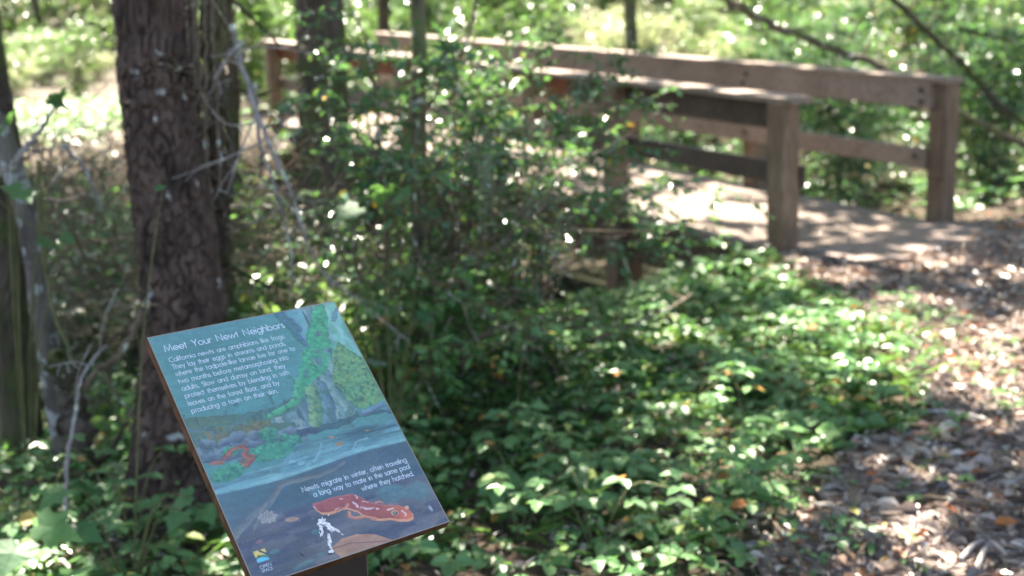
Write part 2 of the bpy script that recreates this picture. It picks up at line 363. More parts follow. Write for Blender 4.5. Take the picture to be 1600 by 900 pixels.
# near side: flat cap on the posts, rails nailed to the inner faces
rail(-.14, 4.02, -.005, .975, .04, .19, M['rail'], 'cap_rail'); rail(4.025, LB + .05, -.005, .975, .04, .19, M['rail'], 'cap_rail')
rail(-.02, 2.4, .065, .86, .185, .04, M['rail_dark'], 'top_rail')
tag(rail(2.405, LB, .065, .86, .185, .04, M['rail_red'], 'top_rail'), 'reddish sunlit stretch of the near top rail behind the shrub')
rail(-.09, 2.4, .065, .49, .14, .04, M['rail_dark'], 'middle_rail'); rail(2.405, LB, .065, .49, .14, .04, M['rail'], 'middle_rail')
# far side: rails on the inner faces of the posts, the end of the top rail bolted
rail(.02, 4.0, BW - .065, .89, .185, .045, M['rail'], 'top_rail'); rail(4.005, LB, BW - .065, .89, .185, .045, M['rail'], 'top_rail')
rail(-.10, 4.0, BW + .0, .995, .036, .2, M['rail'], 'cap_rail'); rail(4.005, LB + .05, BW + .0, .995, .036, .2, M['rail'], 'cap_rail')
rail(.05, 4.0, BW - .065, .45, .14, .045, M['rail'], 'middle_rail'); rail(4.005, LB, BW - .065, .45, .14, .045, M['rail'], 'middle_rail')
q = MB(); c = bp_(.1, BW - .103, .60); q.box(c, (.19, .018, .045), AXV, .004)
q = MB(); c = bp_(-.005, BW - .052, .56); q.box(c, (.235, .012, .05), AXV, .003); bbuild(q, 'cleat', M['post'])
for (t, z) in ((.10, .92), (.10, .84), (.14, .46), (1.82, .92), (1.86, .85), (1.84, .45)):
    q = MB(); c = bp_(t, BW - .0895, z); q.tube([c, c - np.array([BN[0], BN[1], 0]) * .008], .019, 8); bbuild(q, 'bolt', M['bolt'])

# ------------------------------------------------------------------ information sign
SP = np.array([-.4886, 1.5544, 1.1561]); YAW, TILT, SW, SA = .9418, .7494, .28, 1.353
E1 = np.array([math.sin(YAW), math.cos(YAW), 0]); N2 = np.array([math.cos(YAW), -math.sin(YAW), 0])
E2 = math.cos(TILT) * N2 - math.sin(TILT) * np.array([0, 0, 1.]); NN = np.cross(E2, E1); NN = NN if NN[2] > 0 else -NN
def sg(u, v, h=0.): return SP + E1 * np.asarray(u)[..., None] * SW + E2 * np.asarray(v)[..., None] * SW + NN * np.asarray(h)[..., None]
ctr = sg(.5, SA / 2)
base = np.array([ctr[0], ctr[1], 0.]) + np.array([.018, .0, 0])
sign = empty('information_sign', base, 'tilted teal illustrated nature sign about newts on a dark post in front', 'information sign')
def srgb(c): return tuple(((x / 255) / 12.92 if x / 255 < .04045 else ((x / 255 + .055) / 1.055) ** 2.4) for x in c)
# printed face: a fine grid whose colour attribute carries the printed picture
nu, nv = 430, 580
U, Vv = np.meshgrid(np.linspace(0, 1, nu), np.linspace(0, SA, nv), indexing='ij')
C = np.zeros((nu, nv, 3))
def nz(s, sv=None, o=4, k=0.): return fbm(U * s + k, Vv * (sv or s) + k * 1.7, k, o)
def mixc(c, a):
    global C
    a = np.clip(a, 0, 1)[..., None]; C = C * (1 - a) + np.asarray(c if isinstance(c, np.ndarray) else srgb(c)) * a
def c3(c): return np.asarray(srgb(c))
def blend(c1, c2, a): a = np.clip(a, 0, 1)[..., None]; return c3(c1) * (1 - a) + c3(c2) * a
WU = U + (nz(22, k=2.) - .5) * .03; WV = Vv + (nz(22, k=5.) - .5) * .03
def inpoly(pts, rough=1.):
    x = U + (WU - U) * rough; y = Vv + (WV - Vv) * rough
    return poly_mask(x, y, pts).astype(float)
def stroke(pts, r0, r1, rough=1., soft=.25):
    """painted brush line along pts with radius going from r0 to r1: returns (coverage, along, signed side)"""
    x = U + (WU - U) * rough; y = Vv + (WV - Vv) * rough
    best = np.full(U.shape, 9.); side = np.zeros(U.shape); P = np.asarray(pts, float); n = len(P) - 1; rad = np.zeros(U.shape)
    for i in range(n):
        a, b_ = P[i], P[i + 1]; d_ = b_ - a; l2 = (d_ ** 2).sum() + 1e-9
        h = np.clip(((x - a[0]) * d_[0] + (y - a[1]) * d_[1]) / l2, 0, 1)
        dx = x - a[0] - d_[0] * h; dy = y - a[1] - d_[1] * h; D = np.hypot(dx, dy); r = r0 + (r1 - r0) * (i + h) / n; q_ = D / r
        m_ = q_ < best; best = np.where(m_, q_, best); side = np.where(m_, (dx * d_[1] - dy * d_[0]) / math.sqrt(l2) / r, side)
    return np.clip((1 - best) / soft, 0, 1), best, side
def blob(cu, cv, ru, rv, rot=0, rough=1., soft=.2):
    x = U + (WU - U) * rough - cu; y = Vv + (WV - Vv) * rough - cv; c_, s_ = math.cos(rot), math.sin(rot)
    q_ = np.hypot((x * c_ + y * s_) / ru, (-x * s_ + y * c_) / rv); return np.clip((1 - q_) / soft, 0, 1), (x * c_ + y * s_) / ru, (-x * s_ + y * c_) / rv
# sky wash
C[:] = blend((54, 124, 124), (76, 148, 146), nz(5, k=1.) * 1.3 - .2)
mixc((84, 150, 160), (1 - sstep(0, .12, Vv)) * .35)
mixc((120, 185, 190), sstep(.66, .82, U) * (1 - sstep(.1, .4, Vv)) * .6)
# woodland glow to the right of the trunk
mixc(blend((62, 140, 120), (118, 186, 168), nz(14, 6, k=3.)), sstep(.84, .92, U + (Vv - .2) * .35) * (1 - sstep(.55, .75, Vv)))
for pts in ([(.93, 0), (.99, .35)], [(1.0, .04), (.94, .25), (.9, .5)], [(.9, .2), (.97, .45)]):
    a, q_, s_ = stroke(pts, .018, .010); mixc((130, 190, 190), a * .5)
a = inpoly([(.86, .30), (.91, .24), (1.02, .40), (1.02, .62), (.86, .66), (.72, .66), (.70, .50), (.78, .38)])
mixc(blend((36, 110, 84), (112, 176, 108), nz(60, k=7.) * 1.5 - .3), a)
mixc(blend((90, 120, 60), (150, 190, 120), nz(90, k=17.)), a * (nz(70, k=9.) > .55) * .7)
# ferns and bank left
a = inpoly([(-.02, .47), (.12, .49), (.3, .53), (.45, .52), (.56, .49), (.6, .7), (-.02, .72)])
mixc(blend((48, 100, 96), (92, 122, 96), nz(30, k=11.)), a)
mixc(blend((74, 96, 70), (150, 120, 66), nz(70, 50, k=13.) * 1.6 - .4), inpoly([(.05, .56), (.3, .57), (.42, .6), (.3, .66), (.05, .64)]) * .75)
for k in range(26):
    cu = .05 + .5 * ((k * .618) % 1); cvv = .56 + .05 * ((k * .37) % 1); an = -2.6 + 2. * ((k * .73) % 1)
    a, q_, s_ = stroke([(cu, cvv), (cu + .05 * math.cos(an), cvv + .05 * math.sin(an)), (cu + .09 * math.cos(an + .4), cvv + .065 * math.sin(an + .4))], .006, .002, .3)
    mixc(((60, 130, 110) if k % 3 else (84, 116, 140)), a * .75)
# rocks along the bank
for k in range(46):
    cu = .02 + .55 * ((k * .618) % 1); cvv = .655 + .03 * math.sin(k * 2.1) + .09 * ((k * .27) % 1) * (1 - abs(cu - .3) * 1.6); ru = .025 + .03 * ((k * .41) % 1)
    a, x_, y_ = blob(cu, cvv, ru, ru * .7, .3 * math.sin(k), .8)
    mixc(blend((48, 62, 86), (112, 138, 150), .45 - y_ * .6 + nz(60, k=k) * .3), a * .9)
# moss patches
for (cu, cvv, ru, rv) in ((.10, .80, .10, .045), (.30, .745, .12, .05), (.43, .72, .07, .045), (.35, .665, .06, .04), (.16, .70, .07, .03)):
    a, x_, y_ = blob(cu, cvv, ru, rv, -.1, 1.6)
    mixc(blend((22, 104, 92), (62, 178, 128), nz(80, k=19.) * 1.4 - .3 - y_ * .25), a * .95)
# trunk
TL = [(.80, -.02), (.815, .005), (.792, .121), (.755, .205), (.70, .317), (.63, .40), (.60, .50), (.53, .57), (.40, .585), (.38, .61), (.50, .63), (.50, .68), (.585, .665), (.62, .70), (.655, .67), (.73, .675), (.76, .70), (.82, .66), (.79, .62), (.76, .56), (.79, .45), (.83, .36), (.865, .268), (.905, .146), (.95, .02), (.95, -.02)]
a = inpoly(TL, .5)
mixc(blend((46, 86, 102), (110, 152, 154), nz(46, 7, k=21.) * 1.8 - .4), a)
mixc((150, 172, 160), a * (nz(50, 10, k=23.) > .58) * .5)
mixc(blend((24, 118, 92), (64, 186, 130), nz(60, k=25.) * 1.4 - .2), inpoly([(.79, .14), (.88, .0), (.95, .0), (.9, .16), (.86, .27), (.81, .36), (.74, .42), (.66, .46), (.57, .52), (.58, .45), (.66, .33), (.74, .22)], 1.) * sstep(.26, .36, nz(18, k=27.)))
for (pts, r0, r1, c1_, c2_) in (([(.62, .42), (.56, .52), (.40, .57)], .03, .016, (30, 130, 98), (80, 186, 130)), ([(.66, .48), (.64, .58), (.60, .655)], .035, .04, (60, 120, 90), (140, 180, 120)), ([(.72, .47), (.71, .58), (.68, .66)], .028, .036, (54, 92, 110), (104, 148, 154)), ([(.77, .5), (.79, .6), (.80, .65)], .02, .04, (60, 110, 120), (130, 170, 150))):
    a, q_, s_ = stroke(pts, r0, r1, .8); mixc(blend(c1_, c2_, .5 - s_ * .5 + nz(60, k=29.) * .4 - .2), a)
for pts in ([(.66, -.01), (.70, .09), (.74, .22)], [(.70, -.01), (.745, .13)]):
    a, q_, s_ = stroke(pts, .018, .02); mixc(blend((30, 120, 100), (86, 110, 150), .5 + s_ * .6), a)
a, q_, s_ = stroke([(.95, .11), (1.02, .03)], .016, .012); mixc((80, 130, 140), a)
a, q_, s_ = stroke([(.5, .70), (.7, .70), (.82, .685), (1.0, .70)], .022, .015); mixc((40, 62, 84), a * .7)
# rocks at the water right
for k in range(12):
    cu = .83 + .17 * ((k * .618) % 1); cvv = .655 + .035 * ((k * .37) % 1); a, x_, y_ = blob(cu, cvv, .02, .015, 0, .5); mixc(blend((50, 80, 110), (130, 160, 180), .5 - y_ * .5), a * .8)
# water surface
wl = .705 + .0 * U + .07 * (1 - sstep(.25, .6, U)) + .02 * np.sin(U * 9)
wat = sstep(-.004, .012, Vv - wl) * (Vv < .905)
a = sstep(.0, .012, Vv - (.735 + .09 * (1 - sstep(.2, .62, U)) + .012 * np.sin(U * 23)))
mixc(blend((36, 86, 102), (100, 162, 168), nz(5, 60, k=31.) * 1.6 - .5 + sstep(.75, .89, Vv) * .55), a)
a2, x_, y_ = blob(.34, .755, .11, .035, .1, 1.5); mixc(blend((22, 104, 92), (62, 178, 128), nz(80, k=19.)), a2 * .9)
mixc((140, 192, 194), a * sstep(.58, .74, nz(7, 70, k=33.)) * sstep(.76, .87, Vv) * .6)
for pts in ([(.50, .862), (.545, .82), (.578, .78)], [(.714, .856), (.75, .82), (.812, .812)]):
    a, q_, s_ = stroke(pts, .006, .004, .3); mixc((120, 165, 175), a * .9)
for (cu, cvv, ru, rv, ro) in ((.662, .806, .022, .009, -.3), (.638, .761, .016, .006, .1), (.831, .775, .012, .004, .2)):
    a, x_, y_ = blob(cu, cvv, ru, rv, ro, .3); mixc((176, 126, 74), a)
for (cu, cvv) in ((.44, .85), (.47, .865), (.40, .83)):
    a, x_, y_ = blob(cu, cvv, .016, .007, 0, .3); b2, x_, y_ = blob(cu, cvv, .011, .004, 0, .3); mixc((150, 205, 205), (a - b2) * .9)
# small newt on the bank
a, x_, y_ = blob(.06, .735, .04, .014, .1, .6); mixc((170, 92, 66), a * .85)
a, q_, s_ = stroke([(.10, .72), (.15, .69), (.20, .685), (.225, .71), (.20, .735), (.225, .765), (.19, .785)], .010, .016, .5); mixc(blend((84, 44, 50), (178, 86, 66), .4 - s_ * .6 + nz(80, k=3.) * .7), a * .9)
for pts in ([(.2, .69), (.23, .67)], [(.15, .70), (.12, .74)], [(.22, .74), (.25, .75)], [(.19, .75), (.16, .78)]):
    a, q_, s_ = stroke(pts, .007, .004, .3); mixc((146, 66, 54), a * .85)
# under water
wl2 = .888 + .012 * np.sin(U * 6.) ; und = sstep(0, .004, Vv - wl2)
base_u = blend((44, 82, 96), (78, 104, 118), nz(5, 11, k=35.) * 1.5 - .25)
mixc(base_u, und)
mixc((120, 176, 180), np.exp(-((Vv - wl2 + .008) / .012) ** 2) * .5)
mixc((62, 110, 118), und * (1 - sstep(.0, .16, Vv - wl2)) * (1 - sstep(.1, .5, U)) * .7)
bed = und * sstep(0, .05, Vv - (1.06 - .02 * np.sin(U * 7) + (nz(6, k=41.) - .5) * .1))
mixc(blend((58, 70, 88), (112, 110, 120), nz(5, 22, k=37.) * 1.8 - .4), bed)
mixc(blend((66, 70, 84), (96, 98, 110), nz(9, 26, k=38.)), bed * (nz(7, 20, k=43.) > .55) * .6)
mixc((44, 58, 92), bed * (nz(6, 26, k=47.) > .60) * .6)
for (cu, cvv, ru, rv, ro) in ((.45, 1.02, .05, .035, .3), (.80, 1.13, .10, .055, .2), (.93, 1.16, .08, .06, .3), (.36, 1.205, .03, .018, .2), (.25, 1.33, .07, .014, -.1), (.33, 1.31, .02, .01, 0), (.14, 1.23, .03, .016, 0), (.55, 1.32, .05, .012, 0)):
    a, x_, y_ = blob(cu, cvv, ru, rv, ro, .7, .35); mixc(blend((46, 104, 112), (84, 142, 146), .5 - y_ * .5), a * .65)
for (pts, r0, r1) in (([(.0, 1.10), (.10, 1.04), (.2, 1.00), (.27, .955), (.31, .925), (.48, .935), (.56, .93), (.64, .905)], .024, .008), ([(.2, 1.0), (.14, 1.06), (.10, 1.1)], .015, .01)):
    a, q_, s_ = stroke(pts, r0, r1, .5); mixc(blend((84, 92, 100), (124, 132, 130), .5 - s_ * .5), a * .85)
for k in range(26):
    cu = .181 + .042 * math.cos(k * 2.4) * math.sqrt(k / 26); cvv = 1.064 + .03 * math.sin(k * 2.4) * math.sqrt(k / 26)
    a, x_, y_ = blob(cu, cvv, .0095, .0085, 0, .2); mixc(blend((96, 100, 106), (176, 170, 160), .6 - y_ * .5 - x_ * .3), a * .9)
for (cu, cvv, ru, rv, ro, c_) in ((.28, 1.107, .038, .012, .1, (176, 140, 112)), (.095, 1.162, .022, .01, 0, (132, 90, 104)), (.70, 1.29, .0, .0, 0, None)):
    if c_: a, x_, y_ = blob(cu, cvv, ru, rv, ro, .4); mixc(c_, a * .9)
a = inpoly([(.39, 1.30), (.46, 1.27), (.54, 1.27), (.62, 1.30), (.70, 1.36), (.42, 1.36)], .3); mixc(blend((150, 100, 76), (204, 150, 112), nz(8, 60, k=51.)), a * .9)
a, q_, s_ = stroke([(.40, 1.303), (.5, 1.305), (.66, 1.35)], .003, .003, .2); mixc((120, 76, 66), a * .8)
# the big newt
NEWT = [(.403, 1.063), (.443, 1.064), (.496, 1.061), (.555, 1.064), (.604, 1.072), (.633, 1.093), (.661, 1.13), (.695, 1.156), (.74, 1.176), (.8, 1.198), (.836, 1.221), (.848, 1.261), (.839, 1.287), (.809, 1.291), (.761, 1.277), (.724, 1.257), (.675, 1.245), (.644, 1.231), (.611, 1.203), (.594, 1.175), (.561, 1.149), (.538, 1.134), (.507, 1.14), (.463, 1.142), (.422, 1.13), (.403, 1.102)]
def inside_soft(pts, rough):      # how deep inside the outline, by shrunken copies
    c_ = 0
    for dv in (-.012, -.006, 0, .006, .012): c_ = c_ + inpoly([(x, y + dv) for x, y in pts], rough)
    return c_ / 5
a = inpoly(NEWT, .15); NS = inside_soft(NEWT, .15); LOWER = a * (1 - inpoly([(x, y - .013) for x, y in NEWT], .15))
mixc(blend((140, 54, 56), (178, 78, 66), nz(30, k=61.) * 1.2), a)
mixc(blend((200, 88, 60), (226, 108, 66), nz(30, k=63.)), a * sstep(.72, .80, U))
mixc((226, 150, 104), LOWER * .9); mixc((178, 104, 104), a * (1 - inpoly([(x, y + .008) for x, y in NEWT], .15)) * .6)
for pts, r0, r1 in (([(.549, 1.157), (.541, 1.174), (.563, 1.193), (.612, 1.201), (.66, 1.228)], .011, .007), ([(.697, 1.153), (.714, 1.15), (.728, 1.161)], .007, .005), ([(.56, 1.117), (.539, 1.13), (.51, 1.129), (.499, 1.137)], .010, .006)):
    b2, q_, s_ = stroke(pts, r0, r1, .2); mixc(blend((160, 76, 72), (228, 156, 112), .5 + s_ * .5), b2)
for pts, rr_ in (([(.601, 1.111), (.61, 1.141), (.643, 1.167), (.695, 1.188)], .010), ([(.613, 1.086), (.638, 1.114), (.658, 1.137)], .004), ([(.534, 1.077), (.579, 1.077), (.606, 1.084)], .004), ([(.403, 1.07), (.408, 1.095)], .004), ([(.49, 1.125), (.53, 1.115)], .003)):
    b2, q_, s_ = stroke(pts, rr_, rr_ * .5, .9); mixc((228, 196, 200), b2 * (nz(90, 60, k=53.) > .46) * .85)
a, x_, y_ = blob(.833, 1.222, .012, .011, 0, 0); mixc((232, 176, 130), a)
a, x_, y_ = blob(.762, 1.229, .019, .015, .2, 0); mixc((226, 180, 140), a)
a, x_, y_ = blob(.763, 1.231, .014, .011, .2, 0); mixc((58, 70, 72), a)
a, x_, y_ = blob(.762, 1.229, .006, .004, 0, 0); mixc((140, 170, 160), a)
b2, q_, s_ = stroke([(.74, 1.205), (.765, 1.207)], .006, .004, .5); mixc((232, 200, 200), b2 * .8)
b2, q_, s_ = stroke([(.80, 1.232), (.815, 1.25), (.808, 1.262)], .006, .003, .5); mixc((238, 214, 210), b2 * .8)
# scratched patch where the print has peeled
# logo
def rectm(u0, v0, u1, v1): return ((U > u0) & (U < u1) & (Vv > v0) & (Vv < v1)).astype(float)
mixc((226, 200, 96), rectm(.050, 1.200, .106, 1.257))
mixc((70, 190, 220), rectm(.050, 1.200, .106, 1.257) * (Vv > 1.241 - .006 * np.sin((U - .05) * 80)))
mixc((50, 130, 90), rectm(.050, 1.200, .106, 1.257) * ((Vv > 1.231 - .006 * np.sin((U - .05) * 60)) & (Vv < 1.241 - .006 * np.sin((U - .05) * 80))))
mixc((40, 60, 96), rectm(.076, 1.200, .106, 1.257) * (np.abs(Vv - 1.200 - (U - .074) * .9) < .006))
mixc((96, 78, 50), blob(.068, 1.228, .010, .006, 0, 0)[0])
C *= (.80 + .42 * nz(26, 60, k=71.))[..., None] * (.86 + .28 * nz(90, 120, o=3, k=73.))[..., None]
C += ((nz(7, 16, k=75.) - .5)[..., None] * np.array([.03, .02, -.035])) * (Vv > .45)[..., None]
mixc((40, 78, 84), sstep(.62, .72, nz(34, 20, k=77.)) * .55 * ((Vv > .45) & (Vv < .74)))
mixc((92, 148, 132), sstep(.64, .72, nz(60, 44, k=79.)) * .5 * ((U > .7) & (Vv < .66) & (Vv > .2)))
mixc((40, 110, 92), sstep(.60, .70, nz(44, 30, k=81.)) * .6 * ((U > .55) & (U < .86) & (Vv > .38) & (Vv < .70)))
mixc((150, 150, 140), sstep(.74, .80, nz(150, 150, 3, k=83.)) * .35); mixc((40, 44, 42), sstep(.79, .82, nz(120, 120, 3, k=85.)) * .6)
lum = C.mean(2, keepdims=True); C = C * .80 + lum * .12 + np.array([.030, .038, .042]) * .8  # greyish veil of glare mixed into the print colours
fb = MB(); ii = np.arange(nu - 1)[:, None] * nv; jj = np.arange(nv - 1)[None]
fb.quads(sg(U, Vv, 0.0 * U).reshape(-1, 3), np.stack([ii + jj, ii + nv + jj, ii + nv + jj + 1, ii + jj + 1], -1).reshape(-1, 4))
m, t_, N, L, b = mat('printed_laminate')
at_ = N.new('ShaderNodeAttribute'); at_.attribute_name = 'print'; L.new(at_.outputs['Color'], b.inputs['Base Color'])
tcs = N.new('ShaderNodeTexCoord'); ns_ = N.new('ShaderNodeTexNoise'); ns_.inputs['Scale'].default_value = 14; ns_.inputs['Detail'].default_value = 7; L.new(tcs.outputs['Object'], ns_.inputs['Vector'])
rs_ = N.new('ShaderNodeMapRange'); rs_.inputs['From Min'].default_value = .3; rs_.inputs['From Max'].default_value = .7; rs_.inputs['To Min'].default_value = .28; rs_.inputs['To Max'].default_value = .58
L.new(ns_.outputs[0], rs_.inputs['Value']); L.new(rs_.outputs[0], b.inputs['Roughness']); b.inputs['Specular IOR Level'].default_value = .55
b.inputs['Coat Weight'].default_value = .25; b.inputs['Coat Roughness'].default_value = .3
face = fb.build('printed_face', m, sign, loc=base, smooth=True)
ca = face.data.color_attributes.new('print', 'FLOAT_COLOR', 'POINT')
ca.data.foreach_set('color', np.concatenate([C.reshape(-1, 3), np.ones((nu * nv, 1))], 1).astype(np.float32).ravel())

# lettering: a geometric single-weight alphabet, each glyph drawn with strokes
def arc(cx, cy_, rx, ry, a0, a1, n=14):
    a = np.radians(np.linspace(a0, a1, n)); return [(cx + rx * math.cos(t), cy_ + ry * math.sin(t)) for t in a]
XH, CAP, ASC, DSC = .46, .72, .76, -.22
r_ = XH / 2
o_ = arc(r_, r_, r_, r_, 0, 360, 22)
GL = {
 'a': (.56, [o_, [(XH, XH), (XH, 0)]]), 'b': (.56, [[(0, ASC), (0, 0)], o_]), 'c': (.40, [arc(r_, r_, r_, r_, 48, 312)]),
 'd': (.56, [o_, [(XH, ASC), (XH, 0)]]), 'e': (.52, [[(0, r_), (XH, r_)] , arc(r_, r_, r_, r_, 0, 318, 20)]),
 'f': (.27, [[(.07, 0), (.07, ASC - .12)] + arc(.19, ASC - .12, .12, .12, 180, 80, 6), [(-.02, XH), (.2, XH)]]),
 'g': (.56, [o_, [(XH, XH), (XH, -.02)] + arc(r_, -.02, r_, .21, 0, -160, 12)]), 'h': (.47, [[(0, ASC), (0, 0)], [(0, XH - .19)] + arc(.18, XH - .18, .18, .18, 180, 0, 12) + [(.36, 0)]]),
 'i': (.12, [[(0, XH), (0, 0)], [(0, .64), (0, .70)]]), 'k': (.42, [[(0, ASC), (0, 0)], [(.32, XH), (.02, .20)], [(.11, .29), (.36, 0)]]), 'l': (.12, [[(0, ASC), (0, 0)]]),
 'm': (.75, [[(0, XH), (0, 0)], [(0, XH - .16)] + arc(.16, XH - .16, .16, .16, 180, 0, 10) + [(.32, 0)], [(.32, XH - .16)] + arc(.48, XH - .16, .16, .16, 180, 0, 10) + [(.64, 0)]]),
 'n': (.47, [[(0, XH), (0, 0)], [(0, XH - .19)] + arc(.18, XH - .18, .18, .18, 180, 0, 12) + [(.36, 0)]]), 'o': (.56, [o_]), 'p': (.56, [[(0, XH), (0, DSC)], o_]),
 'r': (.27, [[(0, XH), (0, 0)], [(0, XH - .16)] + arc(.14, XH - .14, .14, .14, 180, 60, 8)]),
 's': (.34, [arc(.13, XH - .12, .12, .12, 50, 270, 10)[:-1] + arc(.13, .12, .14, .12, 90, -145, 12)]),
 't': (.27, [[(.07, .64), (.07, 0)], [(-.03, XH), (.18, XH)]]), 'u': (.47, [[(0, XH), (0, .18)] + arc(.18, .18, .18, .18, 180, 360, 12) + [(.36, XH)], [(.36, .2), (.36, 0)]]),
 'v': (.43, [[(0, XH), (.18, 0), (.36, XH)]]), 'w': (.70, [[(0, XH), (.16, 0), (.31, XH), (.46, 0), (.62, XH)]]), 'x': (.42, [[(0, XH), (.34, 0)], [(.34, XH), (0, 0)]]),
 'y': (.43, [[(0, XH), (.19, .03)], [(.37, XH), (.07, DSC)]]),
 'M': (.82, [[(0, 0), (.1, CAP), (.36, .08), (.62, CAP), (.72, 0)]]), 'Y': (.55, [[(0, CAP), (.24, .32), (.48, CAP)], [(.24, .32), (.24, 0)]]),
 'N': (.68, [[(0, 0), (0, CAP), (.54, 0), (.54, CAP)]]), 'C': (.68, [arc(.36, .36, .36, .37, 48, 312, 20)]), 'T': (.50, [[(0, CAP), (.42, CAP)], [(.21, CAP), (.21, 0)]]),
 'S': (.48, [arc(.18, CAP - .17, .16, .17, 40, 270, 12)[:-1] + arc(.18, .19, .19, .19, 90, -140, 14)]),
 'O': (.88, [arc(.37, .36, .37, .37, 0, 360, 26)]), 'P': (.46, [[(0, 0), (0, CAP), (.16, CAP)] + arc(.16, CAP - .19, .19, .19, 90, -90, 10) + [(0, CAP - .38)]]),
 'E': (.46, [[(.34, CAP), (0, CAP), (0, 0), (.34, 0)], [(0, .38), (.32, .38)]]), 'A': (.68, [[(0, 0), (.3, CAP), (.6, 0)], [(.11, .26), (.49, .26)]]),
 '.': (.16, [[(.01, -.03), (.01, .05)]]), ',': (.16, [[(.04, .05), (-.02, -.11)]]), '-': (.30, [[(.02, .23), (.2, .23)]]), ' ': (.34, []),
}
SPC = .035
def line_w(s): return sum(GL[c][0] + (SPC if c != ' ' else .11) for c in s) - .1
def lettering(name, s, u0, v0, width, mt, th=.078, hgt=None, label=None):
    mb = MB(); k = width / line_w(s); x0 = 0; ky = hgt / CAP if hgt else k; n = 0
    for c in s:
        adv, sts = GL[c]
        for st in sts:
            P = np.asarray(st, float); P = P[np.r_[True, np.abs(np.diff(P, axis=0)).sum(1) > 1e-4]]; n += 1
            if len(P) == 2 and abs(P[0] - P[1]).sum() < .1: wd = th * 1.25
            else: wd = th
            P = np.c_[u0 + (P[:, 0] + x0) * k, v0 - P[:, 1] * ky]
            closed = np.allclose(P[0], P[-1])
            T = np.diff(P, axis=0); T = T / np.linalg.norm(T, axis=1, keepdims=True)
            if closed: Tv = np.concatenate([[T[0] + T[-1]], T[:-1] + T[1:], [T[0] + T[-1]]])
            else: Tv = np.concatenate([[T[0]], T[:-1] + T[1:], [T[-1]]])
            ln = np.linalg.norm(Tv, axis=1, keepdims=True); Tv = Tv / ln
            mit = np.ones(len(P))
            for q_ in range(1, len(P) - 1): mit[q_] = min(1 / max(abs((Tv[q_] * T[q_]).sum()), .3), 2.2)
            Nn = np.c_[-Tv[:, 1], Tv[:, 0]] * (wd * ky / 2 * mit)[:, None]
            ext = 0 if closed else 1
            if ext: P = P.copy(); P[0] -= T[0] * wd * ky * .2; P[-1] += T[-1] * wd * ky * .2
            A = P + Nn; B = P - Nn; h = .00025 + .00003 * (n % 4)
            Vt = np.concatenate([sg(A[:, 0], A[:, 1], h + 0 * A[:, 0]), sg(B[:, 0], B[:, 1], h + 0 * A[:, 0])])
            m_ = len(P); i_ = np.arange(m_ - 1)
            mb.quads(Vt, np.stack([i_, i_ + 1, i_ + 1 + m_, i_ + m_], -1))
        x0 += adv + (SPC if c != ' ' else .11)
    o = mb.build(name, mt, sign, loc=base)
    if label: o['label'] = label
    return o
M['ink'] = plain('white_print', (.62, .70, .80), .4, .4)
lettering('title', 'Meet Your Newt Neighbors', .052, .096, .627, M['ink'], .085)
BODY = [('California newts are amphibians like frogs.', .158, .604), ('They lay their eggs in streams and ponds,', .2, .589), ('where the tadpole-like larvae live for one to', .2405, .623), ('two months before metamorphosing into', .2835, .568), ('adults. Slow and clumsy on land, they', .3265, .532), ('protect themselves by blending in with', .3685, .537), ('leaves on the forest floor, and by', .412, .464), ('producing a toxin on their skin.', .454, .439)]
for s_, v_, w_ in BODY: lettering('text_line', s_, .0515, v_, w_, M['ink'], .078, hgt=.0262)
for s_, v_, u_ in (('Newts migrate in winter, often traveling', .995, .385), ('a long way to mate in the same pool', 1.034, .426), ('where they hatched.', 1.0755, .661)):
    lettering('text_line', s_, u_, v_, .949 - u_, M['ink'], .085, hgt=.0262)
lettering('emblem_lettering', 'OPEN', .051, 1.286, .053, M['ink'], .10, hgt=.013); lettering('emblem_lettering', 'SPACE', .051, 1.305, .053, M['ink'], .10, hgt=.012)
# small clip-like mark at the lower right
q = MB()
for k in range(3):
    P = np.array(arc(.945 , 1.255 + k * .0085, .006, .0065, 0, 360, 14)); T = np.gradient(P, axis=0); T /= np.linalg.norm(T, axis=1, keepdims=True); Nn = np.c_[-T[:, 1], T[:, 0]] * .0009
    A, B = P + Nn, P - Nn; q.quads(np.concatenate([sg(A[:, 0], A[:, 1], .0003 + .00003 * k + 0 * A[:, 0]), sg(B[:, 0], B[:, 1], .0003 + .00003 * k + 0 * A[:, 0])]), [[i, i + 1, i + 15, i + 14] for i in range(13)])
q.build('small_mark', M['ink'], sign, loc=base)
# peeled white scratch
q = MB()
def patch(pts, h, c):
    P = np.asarray(pts); V = sg(P[:, 0], P[:, 1], h + 0 * P[:, 0]); cen_ = V.mean(0); V = np.concatenate([V, cen_[None]]); n = len(P); c.tris(V, [[i, (i + 1) % n, n] for i in range(n)])
rs = np.random.default_rng(3)
def ragged(cu, cv_, ru, rv, rot, n=22, amp=.35):
    a = np.linspace(0, 2 * PI, n, endpoint=False); r = 1 + rs.uniform(-amp, amp, n); x = ru * r * np.cos(a); y = rv * r * np.sin(a)
    return np.c_[cu + x * math.cos(rot) - y * math.sin(rot), cv_ + x * math.sin(rot) + y * math.cos(rot)]
for args, h in (((.405, 1.165, .026, .018, -.9), .0003), ((.428, 1.195, .030, .013, 1.25), .00034), ((.385, 1.20, .030, .010, 1.95), .00038), ((.455, 1.222, .02, .005, 1.0), .00042), ((.405, 1.25, .028, .008, 1.75), .00046), ((.392, 1.285, .022, .007, 1.6), .0005), ((.385, 1.312, .014, .009, .3), .00054), ((.47, 1.25, .006, .002, .8), .0003), ((.45, 1.14, .004, .003, 0), .0003)):
    patch(ragged(*args), h, q)
q.build('scratched_patch', plain('bare_white_substrate', (.75, .74, .74), .6, nz=.35, nsc=260), sign, loc=base)
DK = plain('dark_scratch', (.06, .055, .05), .7)
